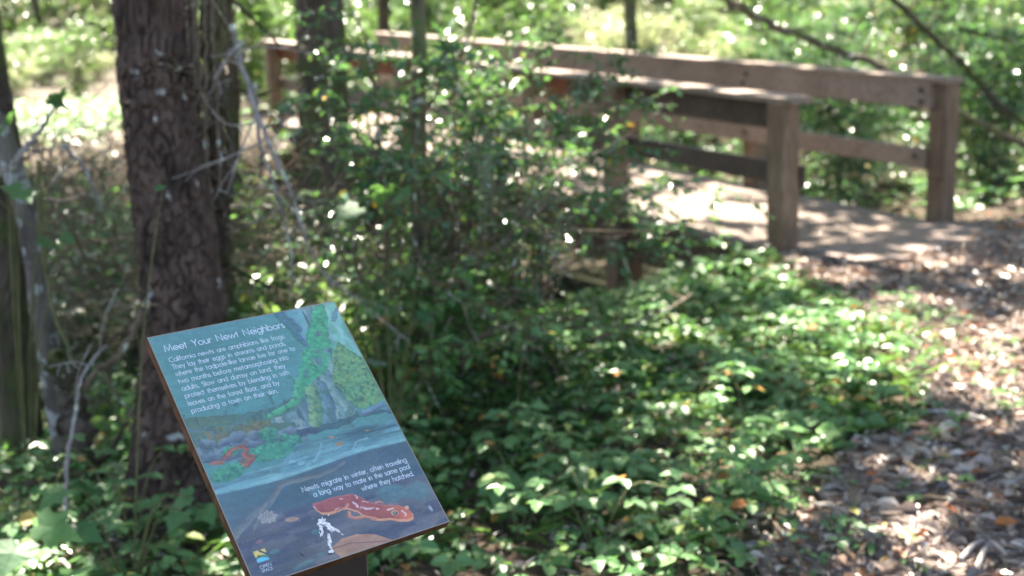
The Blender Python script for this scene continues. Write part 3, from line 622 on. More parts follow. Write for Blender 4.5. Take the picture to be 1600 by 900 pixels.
for args, h in (((.378, 1.206, .009, .004, 1.6), .0006), ((.378, 1.322, .014, .003, .25), .0006), ((.40, 1.178, .010, .0025, .5), .0006), ((.415, 1.222, .008, .002, 1.2), .0006), ((.252, 1.283, .013, .0025, 1.1), .0006)):
    q = MB(); patch(ragged(*args), h, q); q.build('scratch_mark', DK, sign, loc=base)
# pale laminate rim, brown board and post
q = MB()
for (a0, b0, a1, b1) in ((-.004, -.004, 1.004, 0), (-.004, SA, 1.004, SA + .004), (-.004, 0, 0, SA), (1, 0, 1.004, SA)):
    q.quads(sg(np.array([a0, a1, a1, a0]), np.array([b0, b0, b1, b1]), np.full(4, .0002)), [[0, 1, 2, 3]])
q.build('rim', plain('pale_edge', (.34, .29, .25), .5), sign, loc=base)
AXS = np.array([E1, E2, NN])
q = MB(); q.box(sg(.5, SA / 2, -.0015), (SW / 2 + .0009, SW * SA / 2 + .0009, .0011), AXS); q.build('laminate_sheet', plain('dark_laminate', (.03, .022, .02), .5), sign, loc=base)
q = MB(); q.box(sg(.5, SA / 2, -.0092), (SW / 2 + .0013, SW * SA / 2 + .0013, .0065), AXS); q.build('board', wood_mat('brown_board', (.04, .017, .008), (.14, .066, .032), scale=(1, 1, 1), rings=60, rough=.5), sign, loc=base)
q = MB(); PA = np.array([[0, 0, 1.], E1, [N2[0], N2[1], 0]])
top = ctr[2] - .065; q.box((base[0], base[1], top / 2 - .1), (top / 2 + .1, .05, .036), PA, .004); q.build('post', plain('black_steel', (.012, .010, .010), .45, .5, nz=.2), sign, loc=base)
q = MB(); q.box(sg(.56, SA / 2 + .0, -.021), (.07, .10, .005), AXS); q.build('mounting_plate', plain('black_plate', (.012, .01, .01), .45), sign, loc=base)
#@@VEG
# ------------------------------------------------------------------ where sun comes through the crowns
SH = SUN_TO[:2] / SUN_TO[2]
def sun_xy(P): P = np.asarray(P); return P[..., :2] - P[..., 2:3] * SH
LIT = []      # (x, y, rx, ry) on the z = 0 plane along the sun's direction
def lit_at(P, rx, ry=None): q = sun_xy(np.asarray(P)); LIT.append((q[0], q[1], rx, ry or rx))
def lit_px(x, y, rx, ry=None, z=0.): lit_at(onground(x, y, z), rx, ry)
lit_px(1620, 580, 1., .6); lit_px(1480, 545, .55, .3); lit_px(1290, 408, .5, .2); lit_px(1190, 445, .35, .16); lit_px(1450, 470, .16, .12)
lit_px(1590, 660, .2, .12); lit_px(960, 520, .5, .4, .2); lit_px(900, 450, .6, .4, .3); lit_px(1040, 570, .34, .16, .2); lit_px(1110, 500, .4, .2, .2); lit_px(1180, 620, .16, .12, .2); lit_px(900, 590, .14, .12, .2); lit_px(1090, 650, .12, .08, .2); lit_px(1260, 560, .2, .1, .1); lit_px(850, 660, .1, .08, .1); lit_px(720, 840, .1, .06, .1); lit_px(1000, 790, .09, .06, .1)
lit_px(1150, 368, .22, .07); lit_px(1120, 340, .3, .06); lit_px(1000, 290, .22, .2, .1); lit_px(860, 240, .8, .5, .2); lit_px(700, 215, .7, .5, .3); lit_px(1350, 360, .2, .1)
lit_px(340, 760, .12, .10, .2); lit_px(180, 740, .13, .1, .3); lit_px(100, 560, .16, .16, .3); lit_px(60, 850, .12, .1, .3); lit_px(230, 700, .1, .08, .2)
lit_px(1520, 290, .9, .4, .1); lit_px(680, 470, .14, .14); lit_px(560, 640, .1, .1)
for t in (.9, 1.6, 2.5, 3.4, 4.2, 5.0, 6.0, 7.4, 8.3): lit_at(bp_(t, 0, 1.), .32 if t > 2 else .16)
for t in (2.6, 3.6, 4.8, 6.2): lit_at(bp_(t, BW, 1.), .3)
for (x, y, d, r) in ((430, 290, 4.6, .16), (385, 175, 5, .2), (900, 300, 5.6, .2), (800, 190, 5.6, .2), (1010, 330, 5.6, .15), (470, 170, 5.0, .14), (700, 110, 5.4, .2), (560, 120, 5.2, .15), (310, 330, 4.6, .08), (640, 420, 5, .12), (430, 540, 4.6, .1), (930, 400, 5.4, .16)):
    lit_at(at(x, y, d), r)
DARK = []
for (x, y, d_, r) in ((90, 330, 10, 2.2), (160, 420, 8, 1.8), (0, 330, 8, 1.6), (60, 430, 6., 1.3), (130, 330, 7, 1.2), (130, 560, 4.8, .7), (30, 620, 4.4, .6), (330, 560, 5., .8), (500, 520, 5.2, .6), (620, 430, 5.2, .55), (760, 440, 5.6, .45)):
    q = sun_xy(at(x, y, d_)); DARK.append((q[0], q[1], r, r))
for (x, y, rx, ry) in ((1420, 800, .95, .55), (1100, 830, .6, .35), (760, 800, .7, .7), (1350, 660, .25, .15), (1560, 440, .35, .25), (1560, 720, .3, .2), (400, 620, 1.2, .9), (700, 640, .5, .4), (950, 680, .55, .35)):
    q = onground(x, y); DARK.append((q[0], q[1], rx, ry))
for (x, y, d_, r) in ((580, 305, 4.0, .35), (60, 800, 3.2, .3), (20, 180, 3.9, .2)):
    q = sun_xy(at(x, y, d_)); DARK.append((q[0], q[1], r, r))
q = sun_xy(sg(.5, SA / 2)); DARK.append((q[0], q[1], .5, .5))
def is_lit(P):
    g = sun_xy(P); x, y = g[:, 0], g[:, 1]
    far = sstep(8.5, 14, y); left = sstep(0, 2.5, -x - .2) * sstep(3, 6, y)
    n = fbm(x * 1.5, y * 1.5, 2., 3); thr = .655 - .23 * far - .03 * left - .09 * (np.hypot((x + .6) / 1.8, (y - 3.2) / 1.8) < 1) + .02 * (1 - sstep(2, 5, y))
    lit = n > thr
    wob = (fbm(x * 3, y * 3, 9.) - .5) * .9
    for (a, b, rx, ry) in DARK: lit &= ~(np.hypot((x - a) / rx, (y - b) / ry) < 1 + wob)
    for (a, b, rx, ry) in LIT: lit |= np.hypot((x - a) / rx, (y - b) / ry) < 1 + wob
    # open glade far to the left, and one behind the bridge
    lit |= (np.hypot((x + 8) / 4.5, (y - 19) / 6.) < 1) | (np.hypot((x - 2.0) / 3.2, (y - 20) / 5.) < 1 + wob)
    return lit

# ------------------------------------------------------------------ trees
def curve(pts, n):
    """smooth curve through points"""
    P = np.asarray(pts, float); k = np.linspace(0, len(P) - 1, n); i = np.clip(k.astype(int), 0, len(P) - 2); f = (k - i)[:, None]
    g = lambda j: P[np.clip(j, 0, len(P) - 1)]
    a, b, c, d_ = g(i - 1), g(i), g(i + 1), g(i + 2)
    return .5 * (2 * b + (c - a) * f + (2 * a - 5 * b + 4 * c - d_) * f * f + (3 * b - a - 3 * c + d_) * f ** 3)
TREES = []
def tree(name, label, pts, r0, r1, mt, n=60, seg=20, rough=.06, group=None, limbs=5, fs=1., top=8.):
    """trunk through the given points from the ground up, then on to the crown above"""
    pts = [np.asarray(p, float) for p in pts]; b = pts[0]; tp = pts[-1]
    dr = unit((pts[-1] - pts[-2])[None])[0]; dr = unit((dr * .5 + np.array([0, 0, .7]))[None])[0]
    full = pts + [tp + dr * (top - tp[2]) * .5, tp + dr * (top - tp[2]) + np.array([random.uniform(-.3, .3), random.uniform(-.3, .3), 0])]
    P = curve(full, n); h = (P[:, 2] - P[0, 2]) / (P[-1, 2] - P[0, 2]); R = r0 * (1 - h) + r1 * h; R = R * (1 + .35 * np.exp(-h * top / .35))
    a = np.linspace(0, 2 * PI, seg, endpoint=False); z = P[:, 2][:, None]; cx, sx = np.cos(a)[None] * r0, np.sin(a)[None] * r0
    f1 = fbm(cx * 16 * fs + b[0], sx * 16 * fs, z * 5 * fs, 4); f2 = np.abs(fbm(cx * 26 * fs, sx * 26 * fs + 3 + b[1], z * 7 * fs, 3) - .5) * 2
    A_ = (a[None] + .3 * (fbm(cx * 8, sx * 8, z * 3, 2) - .5)) * r0 / .030; Z_ = z / .06 + .8 * fbm(cx * 20, sx * 20, z * 9, 3)
    ci, ck = np.floor(A_), np.floor(Z_ + .5 * (np.floor(A_) % 2)); d1 = np.full(A_.shape, 9.); d2 = d1.copy(); idh = d1 * 0; per = 2 * PI * r0 / .030
    for u_ in (-1, 0, 1):
        for v_ in (-1, 0, 1):
            gi, gk = (ci + u_), (ck + v_); gw = np.mod(gi, np.floor(per)).astype(np.int64); gk_ = gk.astype(np.int64)
            ox = gi + .5 + (_hash(gw, gk_, 1 + 0 * gw) - .5) * .9; oz = gk + .5 - .5 * (ci % 2) + (_hash(gw, gk_, 2 + 0 * gw) - .5) * .9
            D_ = np.hypot(A_ - ox, Z_ - oz); nw = D_ < d1; d2 = np.where(nw, d1, np.minimum(d2, D_)); idh = np.where(nw, _hash(gw, gk_, 3 + 0 * gw), idh); d1 = np.where(nw, D_, d1)
    plate = np.minimum((d2 - d1) * 4, 1)
    disp = ((f1 - .5) * .9 + np.minimum(f2 * 3, 1) * .25 + plate * (.5 + .7 * idh) - .7) * rough
    root = empty(name, b, label, 'tree', group)
    q = MB(); q.tube(P, R, seg, disp=disp); q.build('trunk', mt, root, smooth=False, loc=b)
    for k in range(limbs):
        hi_ = np.nonzero(P[:, 2] > P[0, 2] + 3.4)[0]; i = int(random.choice(hi_[:-1])); an = random.uniform(0, 2 * PI); Lb = random.uniform(1, 2.2)
        e = P[i] + np.array([math.cos(an), math.sin(an), .45]) * Lb
        q = MB(); q.tube(curve([P[i], (P[i] + e) / 2 + np.array([0, 0, .12]), e], 8), np.linspace(R[i] * .5, .012, 8), 7); q.build('limb', mt, root, loc=b)
    TREES.append((root, P[-1].copy(), b)); return root
def base_px(x, y, d, down=0.):
    p = at(x, y, d); p[2] = float(gz(p[0], p[1])) - .08; return p
D0 = 4.0
mp = [(268, 830), (278, 700), (283, 600), (288, 500), (280, 400), (268, 300), (255, 200), (246, 100), (237, 0)]
mpts = [at(x, y, D0 + .02 * i) for i, (x, y) in enumerate(mp)]; b = mpts[0].copy(); b[2] = -.1
tree('fir_tree', 'large rough red-brown trunk flecked with pale lichen, rising just behind the sign', [b] + mpts, .128, .115, M['bark'], n=460, seg=120, rough=.15)
tree('shaded_tree', 'thick dark trunk behind the shrub, between the big trunk and the slim mossy stem', [base_px(520, 420, 7.6), at(510, 250, 7.6), at(503, 100, 7.6), at(498, 0, 7.6)], .165, .13, M['bark_dark'], n=160, seg=40, rough=.1)
tree('slim_tree', 'slim straight mossy stem standing among the shrub leaves in the middle', [base_px(662, 560, 5.0), at(660, 450, 5), at(655, 250, 5), at(653, 120, 5), at(652, 0, 5)], .034, .026, M['bark_moss'], n=120, seg=16, rough=.08, limbs=3)
tree('edge_tree', 'brown trunk cut off by the left edge of the photo', [base_px(20, 640, 4.9), at(12, 480, 4.9), at(8, 300, 4.9), at(-8, 180, 4.9), at(-28, 60, 4.9)], .085, .06, M['bark_dark'], n=160, seg=36, rough=.1, limbs=3)
tree('lichened_tree', 'thin pale lichened stem beside the brown trunk at the left edge', [base_px(100, 660, 4.6), at(72, 520, 4.6), at(58, 420, 4.6), at(40, 330, 4.6), at(0, 200, 4.7), at(-50, 60, 4.8)], .045, .03, M['bark_lichen'], n=120, seg=20, rough=.08, limbs=2)
tree('mossy_tree', 'mossy yellow-green trunk at the top edge beyond the bridge', [base_px(990, 140, 15), at(986, 60, 15), at(984, 0, 15)], .085, .07, M['bark_moss'], n=60, seg=20)
bgt = [(1390, 60, 30, .09), (870, 100, 24, .07), (765, 90, 18, .07), (590, 110, 16, .09), (345, 130, 13, .09), (1190, 60, 31, .1), (1560, 90, 28, .1), (690, 80, 25, .1), (70, 90, 30, .1)]
for (x, y, d_, r) in bgt:
    b = base_px(x, y, d_); tp = b + np.array([random.uniform(-.25, .25), 0, 2.2])
    tree('woodland_tree', 'blurred dark trunk far back in the woods beyond the bridge', [b, (b + tp) / 2 + np.array([.04, 0, 0]), tp], r, r * .6, M['bark_dark'], n=40, seg=14, group='distant trunks in the woods', limbs=3)

# crowns: leaves high above, thinned where the sun reaches the ground
NL = 185000
gx = rng.uniform(-13, 15, NL); gy = rng.uniform(-1.5, 27, NL); z = 5.2 + 3.4 * rng.random(NL) ** .8
CP = np.c_[gx + SH[0] * z, gy + SH[1] * z, z]
keep = ~is_lit(CP) & ((rng.random(NL) < .30) | (gy < 13))
keep &= ~((gy > 13) & (rng.random(NL) < .3))
CP = CP[keep]
tb = np.array([t[1][:2] for t in TREES]); own = np.argmin(((CP[:, None, :2] - tb[None]) ** 2).sum(-1), 1)
for i, (root, tp, b) in enumerate(TREES):
    P = CP[own == i]; n = len(P)
    if n == 0: continue
    D = rng.normal(size=(n, 3)); D[:, 2] *= .35; Nn = rng.normal(size=(n, 3)) * .35 + SUN_TO * .9
    q = MB(); s_ = rng.uniform(.7, 1.2, n); q.leaves(P, D, Nn, .17 * s_, .115 * s_); q.build('crown', M['canopy_leaf'], root, loc=b)

# ------------------------------------------------------------------ shrubs
def sprig_leaves(mb, P, T, nl, ll, asp=.5, flat=.6, rs=None, up=.8):
    """leaves in two ranks along a twig"""
    k = np.linspace(.15, 1, nl); idx = k * (len(P) - 1); i = np.clip(idx.astype(int), 0, len(P) - 2); f = (idx - i)[:, None]
    B = P[i] * (1 - f) + P[i + 1] * f; Td = unit(P[i + 1] - P[i]); upv = np.array([0, 0, 1.]) + rs.normal(size=(nl, 3)) * .35
    S = unit(np.cross(Td, upv)) * np.where(np.arange(nl) % 2, 1, -1)[:, None]
    D = Td * .55 + S + rs.normal(size=(nl, 3)) * .25 - np.array([0, 0, .12])
    Nn = upv * up + rs.normal(size=(nl, 3)) * (1 - flat)
    s_ = rs.uniform(.6, 1.2, nl) * ll; mb.append((B, D, Nn, s_, s_ * asp))
def shrub_protos(seed, H, spread, nst, ntw, ll, nl, asp=.5, twl=.28, droop=.25, thick=.009, lean=(0, 0), low=.15, flat=.6):
    rs = np.random.default_rng(seed); st = MB(); lv = []
    for s_ in range(nst):
        a = rs.uniform(0, 2 * PI); sp_ = spread * rs.uniform(.2, 1.); h = H * rs.uniform(.6, 1.05)
        b = np.array([rs.uniform(-.12, .12) * spread, rs.uniform(-.12, .12) * spread, -.12])
        e = np.array([math.cos(a) * sp_ + lean[0] * h, math.sin(a) * sp_ + lean[1] * h, h * (1 - droop * sp_ / max(spread, .1))])
        m_ = np.array([e[0] * .35, e[1] * .35, h * .62]) + rs.normal(size=3) * .05
        P = curve([b, m_, e], 14); P[1:] += rs.normal(size=(13, 3)) * .012
        st.tube(P, np.linspace(thick, thick * .3, 14), 5, cap=False)
        for k in range(ntw):
            i = int(rs.uniform(low, 1.) * 13); i = min(max(i, 1), 13); o = P[i]; a2 = rs.uniform(0, 2 * PI); L2 = twl * rs.uniform(.5, 1.3)
            dd = np.array([math.cos(a2), math.sin(a2), rs.uniform(-.1, .6)]); e2 = o + dd * L2; e2[2] -= droop * L2
            T = curve([o, o + dd * L2 * .55, e2], 6); st.tube(T, np.linspace(.0028, .0012, 6), 3, cap=False)
            sprig_leaves(lv, T, None, nl, ll, asp, flat, rs)
            if rs.random() < .6:
                e3 = T[3] + np.array([math.cos(a2 + 1), math.sin(a2 + 1), rs.uniform(-.3, .4)]) * L2 * .6; T2 = curve([T[3], (T[3] + e3) / 2, e3], 4)
                st.tube(T2, np.linspace(.002, .001, 4), 3, cap=False); sprig_leaves(lv, T2, None, max(nl * 2 // 3, 3), ll, asp, flat, rs)
    B, D, Nn, a, b_ = (np.concatenate([x[i] for x in lv]) for i in range(5))
    l = MB(); l.leaves(B, D, Nn, a, b_); return st, l
PROTO = {}
def shrub(kind, x, y, name, label, group=None, sc=1., rz=None, z=None):
    z = float(gz(x, y)) if z is None else z
    rz = random.uniform(0, 2 * PI) if rz is None else rz
    if kind in PROTO:
        r = copy_tree(PROTO[kind]); r.location = (x, y, z); r.rotation_euler = (0, 0, rz); r.scale = (sc,) * 3
        for kk in ('label', 'group'):
            if kk in r: del r[kk]
        r.name = name; return tag(r, label, 'shrub', group)
    st, l = shrub_protos(**KIND[kind][0]); r = empty(name, (0, 0, 0), label, 'shrub', group)
    st.build('stems', KIND[kind][2], r, smooth=True); l.build('foliage', KIND[kind][1], r)
    r.location = (x, y, z); r.rotation_euler = (0, 0, rz); r.scale = (sc,) * 3; PROTO[kind] = r; return r
KIND = {
 'hb1': (dict(seed=1, H=2.0, spread=.75, nst=6, ntw=15, ll=.046, nl=11, asp=.52, thick=.009, low=.16), M['dark_leaf'], M['twig']),
 'hb2': (dict(seed=2, H=1.7, spread=.85, nst=6, ntw=16, ll=.046, nl=11, asp=.52, droop=.45, low=.16), M['dark_leaf'], M['twig']),
 'hb3': (dict(seed=3, H=2.2, spread=.6, nst=5, ntw=18, ll=.044, nl=11, asp=.55, thick=.010, low=.16), M['dark_leaf'], M['twig']),
 'bg1': (dict(seed=4, H=2.2, spread=1.2, nst=12, ntw=17, ll=.088, nl=8, asp=.6, twl=.42), M['bright_leaf'], M['twig']),
 'bg2': (dict(seed=5, H=1.7, spread=1.3, nst=12, ntw=17, ll=.08, nl=8, asp=.5, twl=.4, droop=.45), M['bright_leaf'], M['twig']),
 'bg3': (dict(seed=6, H=2.5, spread=1.1, nst=12, ntw=18, ll=.07, nl=9, asp=.5, twl=.38), M['dark_leaf'], M['twig']),
 'bg4': (dict(seed=7, H=1.5, spread=1.1, nst=12, ntw=17, ll=.07, nl=8, asp=.5, twl=.34), M['olive_leaf'], M['twig']),
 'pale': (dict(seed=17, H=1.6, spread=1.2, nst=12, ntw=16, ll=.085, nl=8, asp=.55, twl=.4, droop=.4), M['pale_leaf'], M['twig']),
 'low1': (dict(seed=8, H=.62, spread=.42, nst=10, ntw=12, ll=.042, nl=7, asp=.62, twl=.16, thick=.004, low=.3), M['bramble_leaf'], M['green_stem']),
 'low2': (dict(seed=9, H=.8, spread=.5, nst=9, ntw=12, ll=.05, nl=7, asp=.66, twl=.2, thick=.004, low=.3), M['bright_leaf'], M['green_stem']),
}
# the glossy evergreen shrubs in the middle
HB = [('hb1', 530, 5.2, .72, 'glossy dark-leaved shrub just right of the big trunk'), ('hb3', 590, 4.9, 1.0, 'glossy evergreen shrub left of the slim mossy stem'),
      ('hb2', 705, 5.2, 1.08, 'glossy evergreen shrub right of the slim mossy stem'), ('hb1', 785, 5.6, .86, 'glossy evergreen shrub in front of the rust-red rail'),
      ('hb2', 815, 5.3, .72, 'arching glossy shrub against the second bridge post'), ('hb3', 640, 6.1, 1.0, 'taller glossy shrub at the gully edge behind the slim stem'), ('hb2', 545, 7.4, .7, 'dark shrub at the foot of the thick shaded trunk')]
for i, (k, x, d_, s_, lb) in enumerate(HB):
    p = at(x, 500, d_); shrub(k, p[0], p[1], 'evergreen_shrub', lb, 'glossy evergreen shrubs in the middle', s_, rz=i * 1.7, z=max(float(gz(p[0], p[1])), -.35))
def arching(label, px, foot, d0, ll=.047, seed=0):
    rs = np.random.default_rng(seed); b = at(foot[0], foot[1], d0); b[2] = float(gz(b[0], b[1])) - .05
    r = empty('evergreen_shrub', b, label, 'shrub', 'glossy evergreen shrubs in the middle'); st = MB(); lv = []
    for pts in px:
        P = curve([b, (b + at(*pts[0])) / 2 + np.array([0, 0, .08])] + [at(*p) for p in pts], 26); st.tube(P, np.linspace(.008, .002, 26), 5, cap=False)
        for k in range(24):
            i = int(rs.integers(11, 26)); L2 = rs.uniform(.08, .26); dd = P[min(i + 1, 25)] - P[i - 1]; dd = unit(dd[None])[0] * .6 + rs.normal(size=3) * np.array([.6, .5, .4]); e = P[i] + unit(dd[None])[0] * L2; e[2] -= .02
            T = curve([P[i], (P[i] + e) / 2 + rs.normal(size=3) * .01, e], 6); st.tube(T, np.linspace(.0024, .001, 6), 3, cap=False); sprig_leaves(lv, T, None, rs.integers(5, 11), ll, .52, .6, rs)
    B, D, Nn, a, b_ = (np.concatenate([x[i] for x in lv]) for i in range(5)); l = MB(); l.leaves(B, D, Nn, a, b_)
    st.build('stems', M['twig'], r, smooth=True, loc=b); l.build('foliage', M['dark_leaf'], r, loc=b)
arching('arching shrub sprigs reaching right across the second bridge post', [[(900, 330, 5.4), (980, 300, 5.5), (1060, 290, 5.5), (1130, 298, 5.5)], [(900, 300, 5.6), (985, 345, 5.6), (1065, 350, 5.6)], [(905, 400, 5.4), (1000, 375, 5.5), (1085, 382, 5.5)]], (815, 520), 5.4, seed=1)
arching('leafy sprigs rising in front of the middle of both top rails', [[(850, 200, 5.3), (900, 130, 5.3), (970, 95, 5.3)], [(850, 220, 5.5), (930, 170, 5.5), (1010, 160, 5.5)], [(820, 200, 5.4), (830, 110, 5.4), (860, 40, 5.4)], [(860, 260, 5.2), (930, 240, 5.2), (1000, 225, 5.2)]], (840, 520), 5.4, seed=2)
arching('leafy sprigs hanging beside the rust-red rail and beard lichen', [[(740, 220, 5.1), (720, 140, 5.1), (690, 70, 5.1)], [(740, 250, 5.1), (770, 160, 5.1), (800, 90, 5.1)], [(720, 300, 5.0), (780, 240, 5.0), (850, 250, 5.)], [(700, 320, 5.0), (620, 250, 5.0), (560, 200, 5.)]], (720, 540), 5.1, seed=3)
# understorey shrubs, near left then far all round
LFT = [('bg3', 150, 9.0, .8, 'dark shrub in the shade left of the big trunk'), ('bg4', 30, 8.2, .9, 'olive shrub by the left edge behind the brown trunk'), ('hb2', 175, 6.2, .8, 'small dark shrub at the left flank of the big trunk'),
       ('low2', 150, 4.9, 1.1, 'fresh green leafy plant left of the big trunk, under the bank'), ('low1', 60, 4.5, 1.2, 'leafy plant at the left edge below the lichened stem'), ('low2', 210, 5.4, 1.1, 'upright green plant close against the big trunk'),
       ('low2', 440, 5.2, .8, 'leafy plant under the drooping grey branch'), ('low1', 500, 5.0, 1.3, 'leafy plant left of the foot of the slim mossy stem'), ('low2', 620, 5.4, 1.2, 'leafy plant behind the foot of the slim mossy stem'), ('bg4', 330, 9.5, .8, 'olive shrub on the far bank behind the big trunk'), ('bg4', 560, 10.5, .7, 'olive shrub on the gully side below the bridge'),
       ('low1', 610, 4.5, 1.25, 'leafy plant just above the top right corner of the sign'), ('low2', 520, 4.5, 1.0, 'leafy plant peeping over the top edge of the sign'),
       ('bg3', 60, 8.0, .75, 'dark shrub deep in the gully behind the lichened stem'), ('bg3', 215, 9.4, .7, 'dark shrub touching the left edge of the big trunk'), ('bg4', 105, 6.9, .62, 'greyish shrub in the dark hollow at left'), ('bg3', 130, 11, .8, 'dark shrub between the hollow and the sunny glade'),
       ('low1', 340, 5.0, 1.2, 'low leafy plant right behind the top of the sign'), ('low2', 560, 5.6, 1.1, 'low plant at the foot of the glossy shrubs'), ('low1', 720, 5.9, 1.3, 'low leafy plant in the gully mouth under the shrub')]
for k, x, d_, s_, lb in LFT:
    p = at(x, 500, d_); shrub(k, p[0], p[1], 'understorey_shrub', lb, None, s_)
HOLES = [(-60, 75, 185, 185), (890, 20, 1110, 88)]
cnt = 0; kinds = ['bg1', 'bg3', 'bg4', 'bg3', 'bg2']
tries = 0; placed = []
while cnt < 105 and tries < 4000:
    tries += 1
    d_ = 9.6 + 26 * random.random() ** 1.25; x = random.uniform(-.52, .52) * d_; yy = d_
    tt = (x - NB[0]) * BD[0] + (yy - NB[1]) * BD[1]; s_ = (x - NB[0]) * BN[0] + (yy - NB[1]) * BN[1]
    if -1.4 < s_ < BW + 1.5 and tt < LB + 3: continue           # off the bridge and its far landing
    if tt < 1.2 and s_ > BW and d_ < 12: continue
    if poly_mask(np.array([x]), np.array([yy]), PATH)[0]: continue
    sc = random.uniform(.8, 1.25) * (1 + max(0, d_ - 14) * .022)
    zg = float(gz(x, yy)); v = np.array([x, yy, zg + 1.6 * sc]) - EYEP; dep = v @ FWD; ppx = 800 + F_PX * (v @ RT) / dep; ppy = CY - F_PX * (v @ UP) / dep
    hw_ = 1.0 * sc / dep * F_PX
    if any(h[0] - hw_ * .6 < ppx < h[2] + hw_ * .6 and ppy < h[3] + 10 for h in HOLES) and d_ > 8: continue
    if any(math.hypot(x - a, yy - b_) < 1.05 * c for a, b_, c in placed): continue
    placed.append((x, yy, sc)); k = kinds[cnt % 5]
    shrub(k, x, yy, 'woodland_shrub', {'bg1': 'blurred light-green leafy shrub in the woods beyond the bridge', 'bg2': 'blurred light-green leafy shrub in the woods beyond the bridge', 'bg3': 'blurred dark glossy shrub in the woods beyond the bridge', 'bg4': 'blurred olive shrub in the woods beyond the bridge'}[k],
          {'bg1': 'light-green woodland shrubs', 'bg2': 'light-green woodland shrubs', 'bg3': 'dark woodland shrubs', 'bg4': 'olive woodland shrubs'}[k], sc); cnt += 1

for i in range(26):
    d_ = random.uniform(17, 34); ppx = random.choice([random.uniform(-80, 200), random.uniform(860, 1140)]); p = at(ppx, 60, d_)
    shrub(['pale', 'pale', 'bg1'][i % 3], p[0], p[1], 'sunny_shrub', 'pale sunlit shrub out in the open glade', 'sunlit shrubs in the glade', random.uniform(.5, .85))  # the 'pale' kind carries strong sunlight in its leaf colour
for i in range(46):
    d_ = random.uniform(33, 44); p = at(-140 + 1880 * (i + random.random()) / 46, 20, d_)
    shrub(['bg3', 'bg1', 'bg4', 'bg2'][i % 4], p[0], p[1], 'backdrop_shrub', 'tall blurred bush at the very back along the top edge', 'tall bushes at the back of the woods', random.uniform(2.2, 3.2))
# ------------------------------------------------------------------ bare branches, dead wood, vines
def branch(name, label, pts, r0, r1, mt, side=4, cat='branch', group=None, n=40, sl=.35, seed=0):
    rs = np.random.default_rng(seed); P = curve(pts, n); P[1:-1] += rs.normal(size=(n - 2, 3)) * r0 * .25
    q = MB(); q.tube(P, np.linspace(r0, r1, n), 10)
    for k in range(side):
        i = rs.integers(4, n - 3); dd = unit((P[i + 1] - P[i] + rs.normal(size=3) * .05)[None])[0]; sd = unit(rs.normal(size=3)[None])[0]
        e = P[i] + (dd * .7 + sd * .7) * sl * rs.uniform(.4, 1.2); m_ = (P[i] + e) / 2 + rs.normal(size=3) * sl * .06
        T = curve([P[i], m_, e], 9); q.tube(T, np.linspace(max(r0 * .35, .003), .0015, 9), 6)
        for kk in range(2):
            j = rs.integers(3, 8); e2 = T[j] + (unit((e - P[i])[None])[0] * .5 + unit(rs.normal(size=3)[None])[0] * .6) * sl * .4
            q.tube(curve([T[j], (T[j] + e2) / 2 + rs.normal(size=3) * .01, e2], 5), np.linspace(.0022, .001, 5), 5)
    o = q.build(name, mt, loc=P[0]); return tag(o, label, cat, group)
branch('bare_branch', 'long bare grey branch drooping from upper left down towards the sign', [at(362, 40, 4.1), at(372, 75, 4.05), at(392, 150, 4.0), at(425, 235, 4.0), at(455, 300, 4.05), at(480, 380, 4.1), at(520, 450, 4.2)], .0105, .004, M['grey_twig'], 8, seed=1)
branch('bare_branch', 'pale lit branch arching left from the top of the grey branch', [at(380, 65, 4.05), at(360, 85, 4.05), at(335, 130, 4.1), at(320, 180, 4.15), at(308, 240, 4.2)], .009, .003, M['grey_twig'], 4, seed=2)
branch('bare_branch', 'second bare grey stem beside the drooping branch', [at(398, 130, 4.2), at(405, 220, 4.2), at(432, 300, 4.2), at(455, 400, 4.25), at(452, 470, 4.3)], .008, .003, M['grey_twig'], 6, seed=3)
branch('bare_branch', 'dark slanting branch crossing behind the far handrail, upper right', [at(1090, -30, 9.6), at(1180, 25, 9.5), at(1290, 72, 9.4), at(1385, 108, 9.3), at(1500, 175, 9.3), at(1640, 250, 9.3)], .036, .024, M['bark_moss'], 5, sl=.8, seed=4)
branch('bare_branch', 'dark slanting branch coming down from the top right corner', [at(1360, -40, 10), at(1430, 30, 10), at(1500, 95, 10), at(1560, 160, 10), at(1650, 230, 10)], .03, .022, M['bark_dark'], 5, sl=.7, seed=5)
branch('bare_branch', 'thin level branch near the right edge above the far post', [at(1500, 45, 11), at(1560, 60, 11), at(1640, 78, 11)], .02, .015, M['bark_dark'], 2, sl=.4, seed=6)
branch('bare_branch', 'thin dark twig reaching down over the rust-red rail', [at(745, -20, 4.9), at(735, 50, 4.9), at(718, 90, 4.9), at(706, 125, 4.9)], .008, .004, M['twig'], 3, sl=.2, seed=7)
branch('bare_branch', 'orange-brown curved branch from the big trunk down to the left', [at(232, 470, 3.95), at(212, 510, 3.9), at(185, 555, 3.9), at(150, 580, 3.9), at(132, 610, 3.95)], .013, .007, M['twig'], 4, sl=.25, seed=8)
branch('bare_branch', 'lit lichened branch at the left edge, upper end forked', [at(-30, 285, 4.2), at(15, 262, 4.2), at(45, 225, 4.2), at(72, 190, 4.25), at(90, 150, 4.3)], .014, .005, M['grey_twig'], 4, sl=.25, seed=9)
branch('bare_branch', 'short broken branch in the dark bank left of the big trunk', [at(100, 225, 4.8), at(130, 260, 4.8), at(150, 300, 4.8), at(160, 330, 4.8)], .010, .004, M['grey_twig'], 4, sl=.25, seed=10)
branch('hanging_vine', 'yellowish vine hanging down past the lichened stem', [at(60, 250, 4.2), at(64, 330, 4.2), at(72, 420, 4.2), at(88, 500, 4.1), at(112, 560, 4.05), at(118, 640, 4.0)], .008, .006, M['green_stem'], 2, 'vine', seed=11)
